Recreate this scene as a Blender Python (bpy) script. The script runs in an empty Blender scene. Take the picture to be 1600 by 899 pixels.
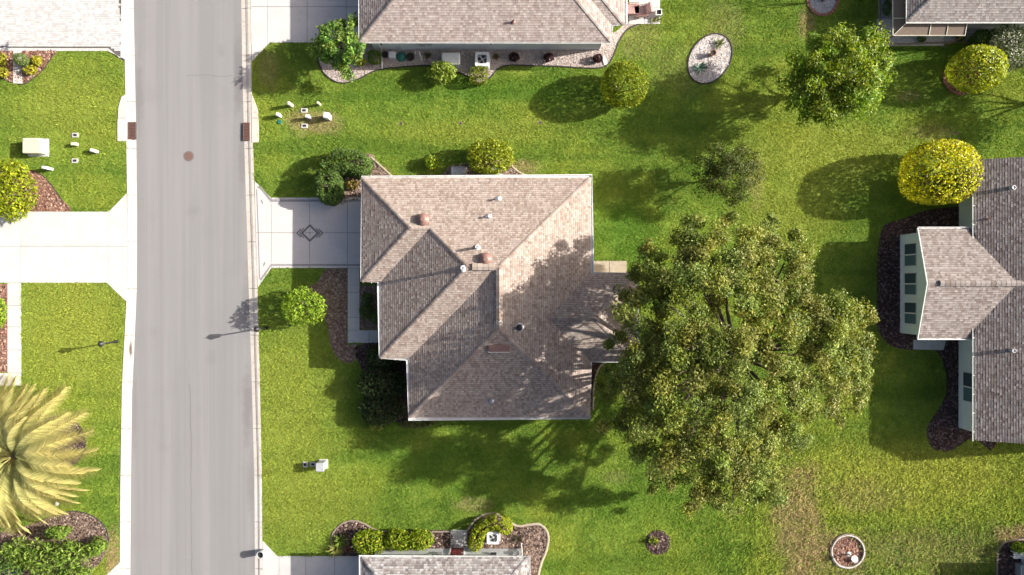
import bpy, math, random
import numpy as np
from mathutils import Vector

# ------------------------------------------------------------------ camera, sky, sun, exposure
HC = 47.6            # camera height above the lawn
PX = 24.0            # photograph pixels per metre on the ground
CU, CV = 800.0, 449.5
SUN_EL = math.radians(28.0)
SUN_DIR = Vector((1.0, 0.17, 0.0)).normalized()      # horizontal direction towards the sun
scene = bpy.context.scene
col = scene.collection
cam_d = bpy.data.cameras.new("camera")
cam = bpy.data.objects.new("camera", cam_d)
col.objects.link(cam)
cam.location = (0, 0, HC)
cam_d.sensor_width = 36.0
cam_d.lens = 36.0 * HC / (1600.0 / PX)
cam_d.clip_end = 2000
scene.camera = cam
world = bpy.data.worlds.new("World")
scene.world = world
world.use_nodes = True
wn = world.node_tree.nodes
sky = wn.new("ShaderNodeTexSky")
sky.sky_type = 'NISHITA'
sky.sun_disc = False
sky.sun_elevation = SUN_EL
sky.sun_rotation = math.atan2(SUN_DIR.x, SUN_DIR.y)
sky.air_density = 1.0
sky.dust_density = 5.0
sky.air_density = 0.6
sky.ozone_density = 0.3
wn["Background"].inputs[1].default_value = 0.095
world.node_tree.links.new(sky.outputs[0], wn["Background"].inputs[0])
sun_d = bpy.data.lights.new("sun", 'SUN')
sun_d.energy = 5.0
sun_d.angle = math.radians(0.53)
sun_d.color = (1.0, 0.945, 0.865)
sun = bpy.data.objects.new("sun", sun_d)
col.objects.link(sun)
sv = Vector((SUN_DIR.x * math.cos(SUN_EL), SUN_DIR.y * math.cos(SUN_EL), math.sin(SUN_EL)))
sun.rotation_euler = sv.to_track_quat('Z', 'Y').to_euler()
sun.location = sv * 80
scene.view_settings.view_transform = 'Standard'
scene.view_settings.look = 'None'
scene.view_settings.exposure = 1.04
scene.view_settings.gamma = 1.0
scene.render.engine = 'CYCLES'
scene.cycles.max_bounces = 6
scene.cycles.diffuse_bounces = 3
scene.cycles.transparent_max_bounces = 8
scene.cycles.use_denoising = True

random.seed(7)
RNG = np.random.default_rng(11)

# ------------------------------------------------------------------ helpers
def W(u, v, z=0.0):
    """ground-true world point of something seen at pixel (u, v) of the photograph at height z"""
    k = (HC - z) / HC / PX
    return Vector(((u - CU) * k, -(v - CV) * k, z))

def P2(pts, z=0.0):
    return [tuple(W(u, v, z)[:2]) for u, v in pts]

def smooth_closed(pts, n=8):
    out = []
    m = len(pts)
    for i in range(m):
        p0, p1, p2, p3 = (np.array(pts[(i + k) % m], float) for k in (-1, 0, 1, 2))
        for j in range(n):
            t = j / n
            out.append(tuple(0.5 * ((2 * p1) + (-p0 + p2) * t + (2 * p0 - 5 * p1 + 4 * p2 - p3) * t * t + (-p0 + 3 * p1 - 3 * p2 + p3) * t ** 3)))
    return out

def smooth_open(pts, n=8):
    out = []
    m = len(pts)
    for i in range(m - 1):
        p0, p1, p2, p3 = (np.array(pts[min(max(i + k, 0), m - 1)], float) for k in (-1, 0, 1, 2))
        for j in range(n):
            t = j / n
            out.append(tuple(0.5 * ((2 * p1) + (-p0 + p2) * t + (2 * p0 - 5 * p1 + 4 * p2 - p3) * t * t + (-p0 + 3 * p1 - 3 * p2 + p3) * t ** 3)))
    out.append(tuple(pts[-1]))
    return out

def area2(poly):
    return 0.5 * sum(poly[i][0] * poly[(i + 1) % len(poly)][1] - poly[(i + 1) % len(poly)][0] * poly[i][1] for i in range(len(poly)))

def ccw(poly):
    return list(poly) if area2(poly) > 0 else list(poly)[::-1]

def inset(poly, d):
    """move every edge of a ccw polygon inwards by d"""
    poly = ccw(poly)
    n = len(poly)
    out = []
    for i in range(n):
        a, b, c = (np.array(poly[(i + k) % n], float) for k in (-1, 0, 1))
        e1 = (b - a) / (np.linalg.norm(b - a) + 1e-9)
        e2 = (c - b) / (np.linalg.norm(c - b) + 1e-9)
        n1 = np.array((-e1[1], e1[0])); n2 = np.array((-e2[1], e2[0]))
        s = n1 + n2
        k = max(0.35, 1 + n1.dot(n2))
        out.append(tuple(b + s / k * d))
    return out

def clip(poly, a, b, c):
    """keep the part of poly where a*x+b*y+c >= 0"""
    out = []
    n = len(poly)
    for i in range(n):
        p, q = poly[i], poly[(i + 1) % n]
        dp = a * p[0] + b * p[1] + c
        dq = a * q[0] + b * q[1] + c
        if dp >= 0:
            out.append(p)
        if (dp > 0 and dq < 0) or (dp < 0 and dq > 0):
            t = dp / (dp - dq)
            out.append((p[0] + (q[0] - p[0]) * t, p[1] + (q[1] - p[1]) * t))
    return out if len(out) >= 3 else []

def inside(px, py, poly):
    r = np.zeros(len(px), bool)
    n = len(poly)
    xs = [p[0] for p in poly]; ys = [p[1] for p in poly]
    bb = (px >= min(xs)) & (px <= max(xs)) & (py >= min(ys)) & (py <= max(ys))
    ix = np.nonzero(bb)[0]
    if not len(ix):
        return r
    x = px[ix]; y = py[ix]
    c = np.zeros(len(ix), bool)
    j = n - 1
    for i in range(n):
        xi, yi, xj, yj = xs[i], ys[i], xs[j], ys[j]
        if yi != yj:
            cond = ((yi > y) != (yj > y)) & (x < (xj - xi) * (y - yi) / (yj - yi) + xi)
            c ^= cond
        j = i
    r[ix] = c
    return r

ORG = {}
def link(o, parent=None, loc=None):
    col.objects.link(o)
    if parent is not None:
        o.parent = parent
        ORG[o.name] = ORG.get(parent.name, Vector((0, 0, 0)))
    elif loc is not None:
        o.location = loc
        ORG[o.name] = Vector(loc)
    return o

def tag(o, label, cat, group=None):
    o["label"] = label; o["category"] = cat
    if group: o["group"] = group
    return o

def thing(name, label, cat, loc, group=None):
    o = bpy.data.objects.new(name, None)
    o.empty_display_size = 0.3
    link(o, None, Vector(loc))
    return tag(o, label, cat, group)

class MB:
    """collects shapes in world coordinates; build() links them as one mesh object"""
    def __init__(s):
        s.v = []; s.f = []; s.c = []
    def add(s, vs, fs, c=None):
        k = len(s.v)
        s.v += [tuple(v) for v in vs]
        s.f += [tuple(i + k for i in f) for f in fs]
        s.c += [c] * len(fs)
        return s
    def box(s, a, b, c=None):
        x0, y0, z0 = a; x1, y1, z1 = b
        return s.add([(x0, y0, z0), (x1, y0, z0), (x1, y1, z0), (x0, y1, z0), (x0, y0, z1), (x1, y0, z1), (x1, y1, z1), (x0, y1, z1)],
                     [(3, 2, 1, 0), (4, 5, 6, 7), (0, 1, 5, 4), (1, 2, 6, 5), (2, 3, 7, 6), (3, 0, 4, 7)], c)
    def prism(s, poly, z0, z1, bev=0.0, c=None):
        poly = ccw(poly); n = len(poly)
        rings = [[(x, y, z0) for x, y in poly]]
        if bev:
            rings.append([(x, y, z1 - bev) for x, y in poly])
            rings.append([(x, y, z1) for x, y in inset(poly, bev)])
        else:
            rings.append([(x, y, z1) for x, y in poly])
        vs = [p for r in rings for p in r]
        fs = []
        for k in range(len(rings) - 1):
            for i in range(n):
                j = (i + 1) % n
                fs.append((k * n + i, k * n + j, (k + 1) * n + j, (k + 1) * n + i))
        fs.append(tuple((len(rings) - 1) * n + i for i in range(n)))
        return s.add(vs, fs, c)
    def sheet(s, poly, z, c=None):
        poly = ccw(poly)
        return s.add([(x, y, z) for x, y in poly], [tuple(range(len(poly)))], c)
    def tube(s, pts, rad, n=8, cap=True, c=None):
        pts = [Vector(p) for p in pts]
        if not hasattr(rad, '__len__'): rad = [rad] * len(pts)
        vs = []; fs = []
        for i, p in enumerate(pts):
            d = (pts[min(i + 1, len(pts) - 1)] - pts[max(i - 1, 0)]).normalized()
            a = d.orthogonal().normalized(); b = d.cross(a)
            for k in range(n):
                t = 2 * math.pi * k / n
                vs.append(p + (a * math.cos(t) + b * math.sin(t)) * rad[i])
        for i in range(len(pts) - 1):
            for k in range(n):
                j = (k + 1) % n
                fs.append((i * n + k, i * n + j, (i + 1) * n + j, (i + 1) * n + k))
        if cap:
            fs.append(tuple(range(n))[::-1]); fs.append(tuple((len(pts) - 1) * n + k for k in range(n)))
        return s.add(vs, fs, c)
    def lathe(s, x, y, prof, n=20, c=None):
        vs = []; fs = []
        for r, z in prof:
            for k in range(n):
                t = 2 * math.pi * k / n
                vs.append((x + r * math.cos(t), y + r * math.sin(t), z))
        for i in range(len(prof) - 1):
            for k in range(n):
                j = (k + 1) % n
                fs.append((i * n + k, i * n + j, (i + 1) * n + j, (i + 1) * n + k))
        fs.append(tuple(range(n))[::-1]); fs.append(tuple((len(prof) - 1) * n + k for k in range(n)))
        return s.add(vs, fs, c)
    def sweep(s, path, prof, closed=False, c=None):
        """profile [(offset to the left, z)] along a 2-D path"""
        n = len(path); m = len(prof)
        vs = []; fs = []
        for i in range(n):
            if closed: a, b = path[i - 1], path[(i + 1) % n]
            else: a, b = path[max(i - 1, 0)], path[min(i + 1, n - 1)]
            d = np.array(b, float) - np.array(a, float); d /= np.linalg.norm(d) + 1e-9
            nx, ny = -d[1], d[0]
            sc = 1.0
            if 0 < i < n - 1 or closed:
                e = np.array(path[i], float) - np.array(path[i - 1], float); e /= np.linalg.norm(e) + 1e-9
                sc = 1 / max(0.5, abs(e.dot(d)))
            for o, z in prof:
                vs.append((path[i][0] + nx * o * sc, path[i][1] + ny * o * sc, z))
        for i in range(n if closed else n - 1):
            for k in range(m - 1):
                j = (i + 1) % n
                fs.append((i * m + k, i * m + k + 1, j * m + k + 1, j * m + k))
        if not closed:
            fs.append(tuple(range(m))); fs.append(tuple((n - 1) * m + k for k in range(m))[::-1])
        return s.add(vs, fs, c)
    def build(s, name, mat, parent=None, loc=None, smooth=False, kind=None, label=None):
        o_ = ORG.get(parent.name, Vector((0, 0, 0))) if parent is not None else Vector(loc or (0, 0, 0))
        me = bpy.data.meshes.new(name)
        me.from_pydata([(v[0] - o_.x, v[1] - o_.y, v[2] - o_.z) for v in s.v], [], s.f)
        if any(c is not None for c in s.c):
            at = me.attributes.new("col", 'FLOAT_COLOR', 'FACE')
            arr = np.ones((len(s.f), 4), np.float32)
            for i, c in enumerate(s.c):
                if c is not None: arr[i, :3] = c
            at.data.foreach_set("color", arr.ravel())
        if smooth:
            me.polygons.foreach_set("use_smooth", [True] * len(me.polygons))
            try: me.set_sharp_from_angle(angle=math.radians(40))
            except Exception: pass
        me.materials.append(mat)
        me.update()
        o = bpy.data.objects.new(name, me)
        link(o, parent, o_)
        if kind: o["kind"] = kind
        if label: o["label"] = label
        return o

def np_mesh(name, V, F, C, mat, parent=None, loc=(0, 0, 0), kind=None):
    """triangles from numpy arrays with a colour for every vertex"""
    o_ = np.array(ORG.get(parent.name, Vector((0, 0, 0))) if parent is not None else loc, np.float32)
    V = (np.asarray(V, np.float32) - o_)
    F = np.asarray(F, np.int32)
    me = bpy.data.meshes.new(name)
    me.vertices.add(len(V)); me.vertices.foreach_set("co", V.ravel())
    k = F.shape[1]
    me.loops.add(F.size); me.loops.foreach_set("vertex_index", F.ravel())
    me.polygons.add(len(F))
    me.polygons.foreach_set("loop_start", np.arange(0, F.size, k, dtype=np.int32))
    try: me.polygons.foreach_set("loop_total", np.full(len(F), k, np.int32))
    except Exception: pass
    if C is not None:
        at = me.attributes.new("col", 'FLOAT_COLOR', 'POINT')
        arr = np.ones((len(V), 4), np.float32); arr[:, :3] = C
        at.data.foreach_set("color", arr.ravel())
    me.materials.append(mat)
    me.update(calc_edges=True)
    o = bpy.data.objects.new(name, me)
    link(o, parent, Vector(tuple(float(t) for t in o_)))
    if kind: o["kind"] = kind
    return o

# ------------------------------------------------------------------ materials
class NT:
    def __init__(s, name):
        s.m = bpy.data.materials.new(name); s.m.use_nodes = True
        s.t = s.m.node_tree; s.n = s.t.nodes
        s.b = s.n["Principled BSDF"]; s.out = s.n["Material Output"]
        s.pos = s.n.new("ShaderNodeNewGeometry").outputs["Position"]
    def l(s, a, b): s.t.links.new(a, b)
    def val(s, sock, x):
        if hasattr(x, 'links') or isinstance(x, bpy.types.NodeSocket): s.l(x, sock)
        else: sock.default_value = x if not (isinstance(x, tuple) and len(x) == 3 and len(sock.default_value) == 4) else (*x, 1)
    def scale(s, sx, sy, sz, src=None):
        n = s.n.new("ShaderNodeVectorMath"); n.operation = 'MULTIPLY'
        s.l(src or s.pos, n.inputs[0]); n.inputs[1].default_value = (sx, sy, sz)
        return n.outputs[0]
    def noise(s, sc, detail=3.0, rough=0.55, vec=None, color=False):
        n = s.n.new("ShaderNodeTexNoise"); n.inputs["Scale"].default_value = sc
        n.inputs["Detail"].default_value = detail; n.inputs["Roughness"].default_value = rough
        s.l(vec or s.pos, n.inputs["Vector"])
        return n.outputs["Color" if color else "Fac"]
    def ramp(s, fac, a, b):
        n = s.n.new("ShaderNodeMapRange"); n.interpolation_type = 'SMOOTHSTEP'
        s.l(fac, n.inputs[0]); n.inputs[1].default_value = a; n.inputs[2].default_value = b
        return n.outputs[0]
    def mix(s, fac, a, b, mode='MIX'):
        n = s.n.new("ShaderNodeMix"); n.data_type = 'RGBA'; n.blend_type = mode
        s.val(n.inputs[0], fac); s.val(n.inputs[6], a); s.val(n.inputs[7], b)
        return n.outputs[2]
    def math(s, op, a, b=0.0):
        n = s.n.new("ShaderNodeMath"); n.operation = op
        s.val(n.inputs[0], a); s.val(n.inputs[1], b)
        return n.outputs[0]
    def attr(s, name="col"):
        n = s.n.new("ShaderNodeAttribute"); n.attribute_name = name
        return n.outputs["Color"]
    def bump(s, h, strength=0.4, dist=0.02):
        n = s.n.new("ShaderNodeBump"); n.inputs["Strength"].default_value = strength; n.inputs["Distance"].default_value = dist
        s.l(h, n.inputs["Height"]); s.l(n.outputs[0], s.b.inputs["Normal"])
    def base(s, c, rough=0.8, spec=0.3, metal=0.0):
        s.val(s.b.inputs["Base Color"], c)
        s.b.inputs["Roughness"].default_value = rough
        s.b.inputs["Specular IOR Level"].default_value = spec
        s.b.inputs["Metallic"].default_value = metal
        return s.m

def plain(name, c1, c2=None, sc=6.0, rough=0.7, spec=0.3, bump=0.15, metal=0.0):
    t = NT(name)
    c2 = c2 or tuple(x * 0.8 for x in c1)
    a = t.noise(sc, 4); b = t.noise(sc * 9, 3)
    c = t.mix(t.ramp(a, 0.3, 0.7), c1, c2)
    c = t.mix(t.math('MULTIPLY', b, 0.35), c, tuple(x * 0.6 for x in c1))
    if bump: t.bump(b, bump, 0.01)
    return t.base(c, rough, spec, metal)

def tinted(name, rough=0.85, spec=0.2, sc=40.0, amount=0.35, bump=0.3, stain=0.0):
    """colour from the mesh's own 'col' attribute, with grain"""
    t = NT(name)
    g = t.noise(sc, 3)
    c = t.mix(t.math('MULTIPLY', t.ramp(g, 0.25, 0.75), amount), t.attr(), (0.03, 0.025, 0.02))
    if stain:
        st = t.ramp(t.noise(0.5, 5, 0.6), 0.5, 0.75)
        c = t.mix(t.math('MULTIPLY', st, stain), c, (0.10, 0.085, 0.075))
    t.bump(g, bump, 0.01)
    return t.base(c, rough, spec)

def foliage_mat(name, trans=0.35, gloss=0.12):
    t = NT(name)
    c = t.attr()
    d = t.n.new("ShaderNodeBsdfDiffuse"); t.l(c, d.inputs[0])
    tr = t.n.new("ShaderNodeBsdfTranslucent")
    hs = t.n.new("ShaderNodeHueSaturation"); hs.inputs["Value"].default_value = 1.25; hs.inputs["Saturation"].default_value = 1.1; hs.inputs["Hue"].default_value = 0.485
    t.l(c, hs.inputs["Color"]); t.l(hs.outputs[0], tr.inputs[0])
    m1 = t.n.new("ShaderNodeMixShader"); m1.inputs[0].default_value = trans
    t.l(d.outputs[0], m1.inputs[1]); t.l(tr.outputs[0], m1.inputs[2])
    gl = t.n.new("ShaderNodeBsdfGlossy"); gl.inputs["Roughness"].default_value = 0.55; gl.inputs[0].default_value = (0.9, 0.95, 0.85, 1)
    lw = t.n.new("ShaderNodeLayerWeight"); lw.inputs[0].default_value = 0.25
    m2 = t.n.new("ShaderNodeMixShader"); t.l(t.math('MULTIPLY', lw.outputs["Fresnel"], gloss * 3), m2.inputs[0])
    t.l(m1.outputs[0], m2.inputs[1]); t.l(gl.outputs[0], m2.inputs[2])
    t.l(m2.outputs[0], t.out.inputs[0])
    return t.m

def grass_colour(t):
    """the lawn's own colour, the same for the turf sheet and for its blades"""
    big = t.noise(0.13, 3, 0.6); mid = t.noise(0.55, 4, 0.6); fine = t.noise(3.2, 3, 0.6)
    c = t.mix(t.ramp(mid, 0.36, 0.64), (0.122, 0.215, 0.030), (0.200, 0.295, 0.042))
    c = t.mix(t.math('MULTIPLY', t.ramp(big, 0.45, 0.66), 0.75), c, (0.275, 0.33, 0.045))
    c = t.mix(t.math('MULTIPLY', t.ramp(fine, 0.42, 0.72), 0.45), c, (0.285, 0.335, 0.06))
    # mower stripes that run along the house lots
    st = t.noise(1.0, 2, 0.5, t.scale(0.05, 0.75, 1))
    c = t.mix(t.math('MULTIPLY', t.ramp(st, 0.48, 0.64), 0.55), c, (0.10, 0.185, 0.025))
    def patch(c, u, v, ru, rv, am, colr):
        p = W(u, v)
        n = t.n.new("ShaderNodeVectorMath"); n.operation = 'SUBTRACT'; t.l(t.pos, n.inputs[0]); n.inputs[1].default_value = (p.x, p.y, 0)
        ln = t.n.new("ShaderNodeVectorMath"); ln.operation = 'LENGTH'; t.l(t.scale(PX / ru, PX / rv, 0, n.outputs[0]), ln.inputs[0])
        e = t.math('ADD', ln.outputs["Value"], t.math('MULTIPLY', t.math('SUBTRACT', mid, 0.5), 1.2))
        return t.mix(t.math('MULTIPLY', t.ramp(e, 1.3, 0.2), am), c, colr)
    for u, v, ru, rv, am in GRASS_GOLD: c = patch(c, u, v, ru, rv, am, (0.325, 0.365, 0.06))
    for u, v, ru, rv, am in GRASS_LUSH: c = patch(c, u, v, ru, rv, am, (0.105, 0.215, 0.026))
    # thin, straw-coloured turf: (u, v, radius u, radius v, amount)
    for u, v, ru, rv, am in GRASS_BROWN:
        p = W(u, v)
        n = t.n.new("ShaderNodeVectorMath"); n.operation = 'SUBTRACT'; t.l(t.pos, n.inputs[0]); n.inputs[1].default_value = (p.x, p.y, 0)
        q = t.scale(PX / ru, PX / rv, 0, n.outputs[0])
        ln = t.n.new("ShaderNodeVectorMath"); ln.operation = 'LENGTH'; t.l(q, ln.inputs[0])
        e = t.math('ADD', ln.outputs["Value"], t.math('MULTIPLY', t.math('SUBTRACT', mid, 0.5), 1.6))
        f = t.math('MULTIPLY', t.ramp(e, 1.15, 0.35), am)
        f = t.math('MULTIPLY', f, t.ramp(t.noise(4.5, 3, 0.65), 0.33, 0.52))
        c = t.mix(f, c, (0.38, 0.285, 0.15))
    return c
# yellower, brighter turf on the western lots and the far back lawn; lusher, greener turf by the side lawns
GRASS_GOLD = [(110, 520, 130, 140, .7), (110, 160, 120, 90, .6), (455, 640, 90, 160, .55), (480, 790, 110, 80, .5), (1450, 735, 260, 60, 1.0), (1400, 800, 200, 40, .4), (1290, 240, 160, 60, .7), (1230, 330, 90, 70, .6), (1200, 840, 30, 70, .45), (740, 205, 190, 22, .5)]
GRASS_LUSH = [(780, 140, 140, 28, .75), (985, 360, 60, 70, .8), (700, 730, 170, 50, .5), (1430, 60, 90, 60, .6), (1420, 330, 80, 80, .5), (1010, 790, 120, 60, .5), (600, 150, 90, 30, .4)]
GRASS_BROWN = [(1248, 828, 50, 120, .78), (1345, 775, 85, 30, 0.35), (1440, 860, 170, 50, 0.35), (1590, 838, 40, 18, 0.9), (1290, 870, 60, 60, 0.5),
               (485, 190, 55, 22, 0.75), (1130, 40, 40, 50, 0.3), (1055, 110, 50, 50, 0.2), (1180, 290, 18, 50, 0.4), (640, 765, 60, 35, 0.0),
               (740, 790, 34, 14, 0.45), (1450, 205, 50, 16, 0.35), (1420, 150, 26, 10, 0.4), (178, 870, 14, 45, 0.9), (810, 262, 45, 16, 0.7),
               (590, 268, 25, 10, 0.8), (420, 110, 22, 40, 0.4), (960, 745, 30, 14, 0.25), (1260, 40, 16, 26, 0.7), (1000, 60, 40, 40, 0.3)]

def blot(t, c, u, v, ru, rv, am, colr):
    """an old stain with a ragged outline of its own"""
    p = W(u, v)
    n = t.n.new("ShaderNodeVectorMath"); n.operation = 'SUBTRACT'; t.l(t.pos, n.inputs[0]); n.inputs[1].default_value = (p.x, p.y, 0)
    ln = t.n.new("ShaderNodeVectorMath"); ln.operation = 'LENGTH'; t.l(t.scale(PX / ru, PX / rv, 0, n.outputs[0]), ln.inputs[0])
    e = t.math('ADD', ln.outputs["Value"], t.math('MULTIPLY', t.math('SUBTRACT', t.noise(1.6, 4, .65), 0.5), 1.4))
    return t.mix(t.math('MULTIPLY', t.ramp(e, 1.2, 0.2), am), c, colr)
M = {}
t = NT("grass_turf"); c = grass_colour(t); g = t.noise(14, 4, 0.7)
c = t.mix(t.math('MULTIPLY', t.ramp(g, 0.35, 0.7), 0.45), c, (0.05, 0.085, 0.012))
t.bump(g, 0.9, 0.05); M['turf'] = t.base(c, 0.95, 0.1)
t = NT("grass_blade"); c = t.mix(1.0, grass_colour(t), t.attr(), 'MULTIPLY')
d = t.n.new("ShaderNodeBsdfDiffuse"); t.l(c, d.inputs[0])
tr = t.n.new("ShaderNodeBsdfTranslucent"); t.l(c, tr.inputs[0])
mx = t.n.new("ShaderNodeMixShader"); mx.inputs[0].default_value = 0.3
t.l(d.outputs[0], mx.inputs[1]); t.l(tr.outputs[0], mx.inputs[2]); t.l(mx.outputs[0], t.out.inputs[0]); M['blade'] = t.m

t = NT("asphalt")
st = t.noise(1.0, 3, 0.6, t.scale(1.3, 0.03, 1)); st2 = t.noise(1.0, 2, 0.5, t.scale(5.0, 0.02, 1)); sp = t.noise(60, 2, 0.7); pt = t.noise(0.35, 4, 0.6)
c = t.mix(t.ramp(st, 0.35, 0.65), (0.222, 0.218, 0.218), (0.250, 0.245, 0.243))
c = t.mix(t.math('MULTIPLY', t.ramp(st2, 0.55, 0.7), 0.18), c, (0.17, 0.167, 0.170))
c = t.mix(t.math('MULTIPLY', t.ramp(pt, 0.5, 0.75), 0.25), c, (0.19, 0.185, 0.19))
c = t.mix(t.math('MULTIPLY', t.ramp(sp, 0.4, 0.8), 0.35), c, (0.12, 0.12, 0.125))
for bl in ((372, 110, 9, 75, .5), (378, 250, 8, 70, .4), (386, 640, 9, 75, .5), (391, 760, 7, 60, .35), (216, 150, 8, 70, .35), (209, 640, 6, 80, .25), (385, 470, 8, 60, .35), (300, 330, 14, 10, .2), (330, 560, 10, 16, .15), (255, 700, 12, 9, .15), (345, 80, 9, 12, .18), (240, 520, 8, 10, .15)):
    c = blot(t, c, *bl, (0.135, 0.125, 0.125))
t.bump(sp, 0.5, 0.01); M['asphalt'] = t.base(c, 0.9, 0.2)

def concrete(name, c1, c2, stain=(0.3, 0.27, 0.24), amt=0.35, marks=()):
    t = NT(name)
    a = t.noise(0.8, 5, 0.6); b = t.noise(5, 4, 0.6); g = t.noise(70, 2, 0.6)
    c = t.mix(t.ramp(a, 0.35, 0.65), c1, c2)
    c = t.mix(t.math('MULTIPLY', t.ramp(b, 0.52, 0.75), amt), c, stain)
    c = t.mix(t.math('MULTIPLY', g, 0.15), c, stain)
    for mk in marks: c = blot(t, c, *mk, (0.10, 0.07, 0.05))
    t.bump(g, 0.25, 0.005)
    return t.base(c, 0.85, 0.25)
M['conc_white'] = concrete("concrete_bleached", (0.55, 0.535, 0.505), (0.50, 0.485, 0.455), (0.38, 0.36, 0.33), 0.35)
M['conc_grey'] = concrete("concrete_grey", (0.51, 0.50, 0.485), (0.46, 0.45, 0.44), (0.30, 0.29, 0.28), 0.3)
M['conc_paint'] = concrete("concrete_painted", (0.56, 0.53, 0.51), (0.51, 0.485, 0.47), (0.36, 0.34, 0.335), 0.3)
M['kerb'] = concrete("concrete_kerb", (0.56, 0.52, 0.46), (0.50, 0.455, 0.40), (0.28, 0.235, 0.19), 0.6)
M['kerb_w'] = concrete("concrete_kerb_bleached", (0.56, 0.535, 0.50), (0.51, 0.48, 0.44), (0.33, 0.29, 0.25), 0.55, ((203.5, 545, 3.5, 17, .9),))
M['joint'] = plain("joint_dirt", (0.13, 0.12, 0.105))
M['band_dark'] = plain("painted_band_dark", (0.16, 0.15, 0.16), None, 8, 0.7)
M['crack'] = plain("crack_filler", (0.15, 0.145, 0.145), None, 8, 0.9)
M['band_white'] = plain("painted_band_white", (0.62, 0.60, 0.58), None, 8, 0.7)
M['band_grey'] = plain("painted_band_grey", (0.30, 0.285, 0.29), None, 8, 0.7)
M['white'] = plain("white_paint", (0.74, 0.73, 0.71), (0.68, 0.67, 0.65), 3, 0.45, 0.4, 0.0)
M['white_plastic'] = plain("white_plastic", (0.70, 0.71, 0.72), (0.63, 0.64, 0.65), 5, 0.4, 0.4, 0.0)
M['cream_plastic'] = plain("cream_plastic", (0.60, 0.58, 0.44), (0.53, 0.51, 0.38), 5, 0.45, 0.4, 0.0)
M['beige_metal'] = plain("beige_metal", (0.56, 0.55, 0.43), (0.50, 0.49, 0.37), 4, 0.5, 0.4, 0.0)
M['grey_metal'] = plain("grey_metal", (0.42, 0.43, 0.44), (0.35, 0.36, 0.37), 6, 0.4, 0.5, 0.05)
M['silver'] = plain("galvanised_metal", (0.55, 0.57, 0.60), (0.45, 0.47, 0.5), 8, 0.35, 0.5, 0.05, 0.6)
M['black'] = plain("black_metal", (0.018, 0.018, 0.02), (0.03, 0.03, 0.032), 8, 0.45, 0.4, 0.0)
M['dark'] = plain("dark_recess", (0.03, 0.03, 0.03), None, 8, 0.8)
M['brown_vent'] = plain("brown_vent_metal", (0.26, 0.15, 0.125), (0.22, 0.125, 0.105), 8, 0.5, 0.4, 0.0)
M['rust'] = plain("rusty_iron", (0.16, 0.085, 0.068), (0.11, 0.06, 0.05), 14, 0.75, 0.3, 0.4)
M['manhole'] = plain("manhole_iron", (0.20, 0.13, 0.105), (0.15, 0.10, 0.085), 14, 0.75, 0.3, 0.4)
M['brick_red'] = plain("red_brick", (0.27, 0.13, 0.095), (0.20, 0.10, 0.08), 9, 0.85, 0.2, 0.3)
M['edging'] = plain("edging_concrete", (0.42, 0.36, 0.27), (0.33, 0.28, 0.21), 4, 0.85, 0.2, 0.3)
M['edging_dark'] = plain("edging_dark_rubber", (0.055, 0.05, 0.045), None, 5, 0.8, 0.2, 0.2)
M['edging_stone'] = plain("edging_stone", (0.30, 0.235, 0.19), (0.21, 0.165, 0.14), 5, 0.85, 0.2, 0.4)
M['bark'] = plain("bark", (0.17, 0.135, 0.105), (0.10, 0.08, 0.065), 7, 0.9, 0.1, 0.5)
M['bark_pale'] = plain("bark_pale", (0.36, 0.32, 0.27), (0.24, 0.21, 0.18), 7, 0.9, 0.1, 0.5)
M['terracotta'] = plain("terracotta", (0.30, 0.14, 0.07), (0.22, 0.10, 0.05), 8, 0.8, 0.2, 0.2)
M['green_plastic'] = plain("green_plastic", (0.03, 0.17, 0.13), (0.025, 0.13, 0.10), 6, 0.45, 0.4, 0.05)
M['brown_pot'] = plain("dark_brown_pot", (0.055, 0.035, 0.03), None, 8, 0.6, 0.3, 0.1)
M['cushion_pink'] = plain("faded_pink_cushion", (0.42, 0.27, 0.25), (0.34, 0.21, 0.2), 3, 0.9, 0.1, 0.2)
M['door_red'] = plain("red_door_paint", (0.22, 0.035, 0.03), (0.17, 0.03, 0.025), 5, 0.5, 0.4, 0.05)
M['wall_white'] = plain("white_siding", (0.66, 0.68, 0.70), (0.61, 0.63, 0.65), 2, 0.7, 0.2, 0.05)
M['wall_mint'] = plain("pale_mint_siding", (0.70, 0.77, 0.75), (0.65, 0.72, 0.70), 2, 0.7, 0.2, 0.05)
M['wall_cream'] = plain("cream_stucco", (0.60, 0.57, 0.50), (0.55, 0.52, 0.46), 2, 0.8, 0.2, 0.1)
M['screen'] = plain("brown_insect_screen", (0.20, 0.155, 0.125), (0.16, 0.125, 0.10), 12, 0.8, 0.1, 0.1)
t = NT("window_glass_reflect_tint"); t.b.inputs["Roughness"].default_value = 0.06; M['glass'] = t.base((0.10, 0.17, 0.18), 0.06, 0.7)  # lighter teal: the pane's reflection is put into its base colour
t = NT("window_glass_dark"); M['glass_dark'] = t.base((0.055, 0.085, 0.095), 0.25, 0.5)  # darker glass tone without the painted reflection
M['shingle'] = tinted("asphalt_shingle", 0.9, 0.15, 55.0, 0.30, 0.35, 0.16)
M['chips'] = tinted("bark_chips", 0.9, 0.1, 60.0, 0.25, 0.3)
M['stone_bits'] = tinted("gravel_stones", 0.8, 0.2, 60.0, 0.2, 0.2)
M['pavers'] = tinted("concrete_pavers", 0.85, 0.2, 30.0, 0.15, 0.25)
M['leaf'] = foliage_mat("leaf", 0.38, 0.018)
M['leaf_soft'] = foliage_mat("leaf_soft", 0.30, 0.008)
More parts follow.
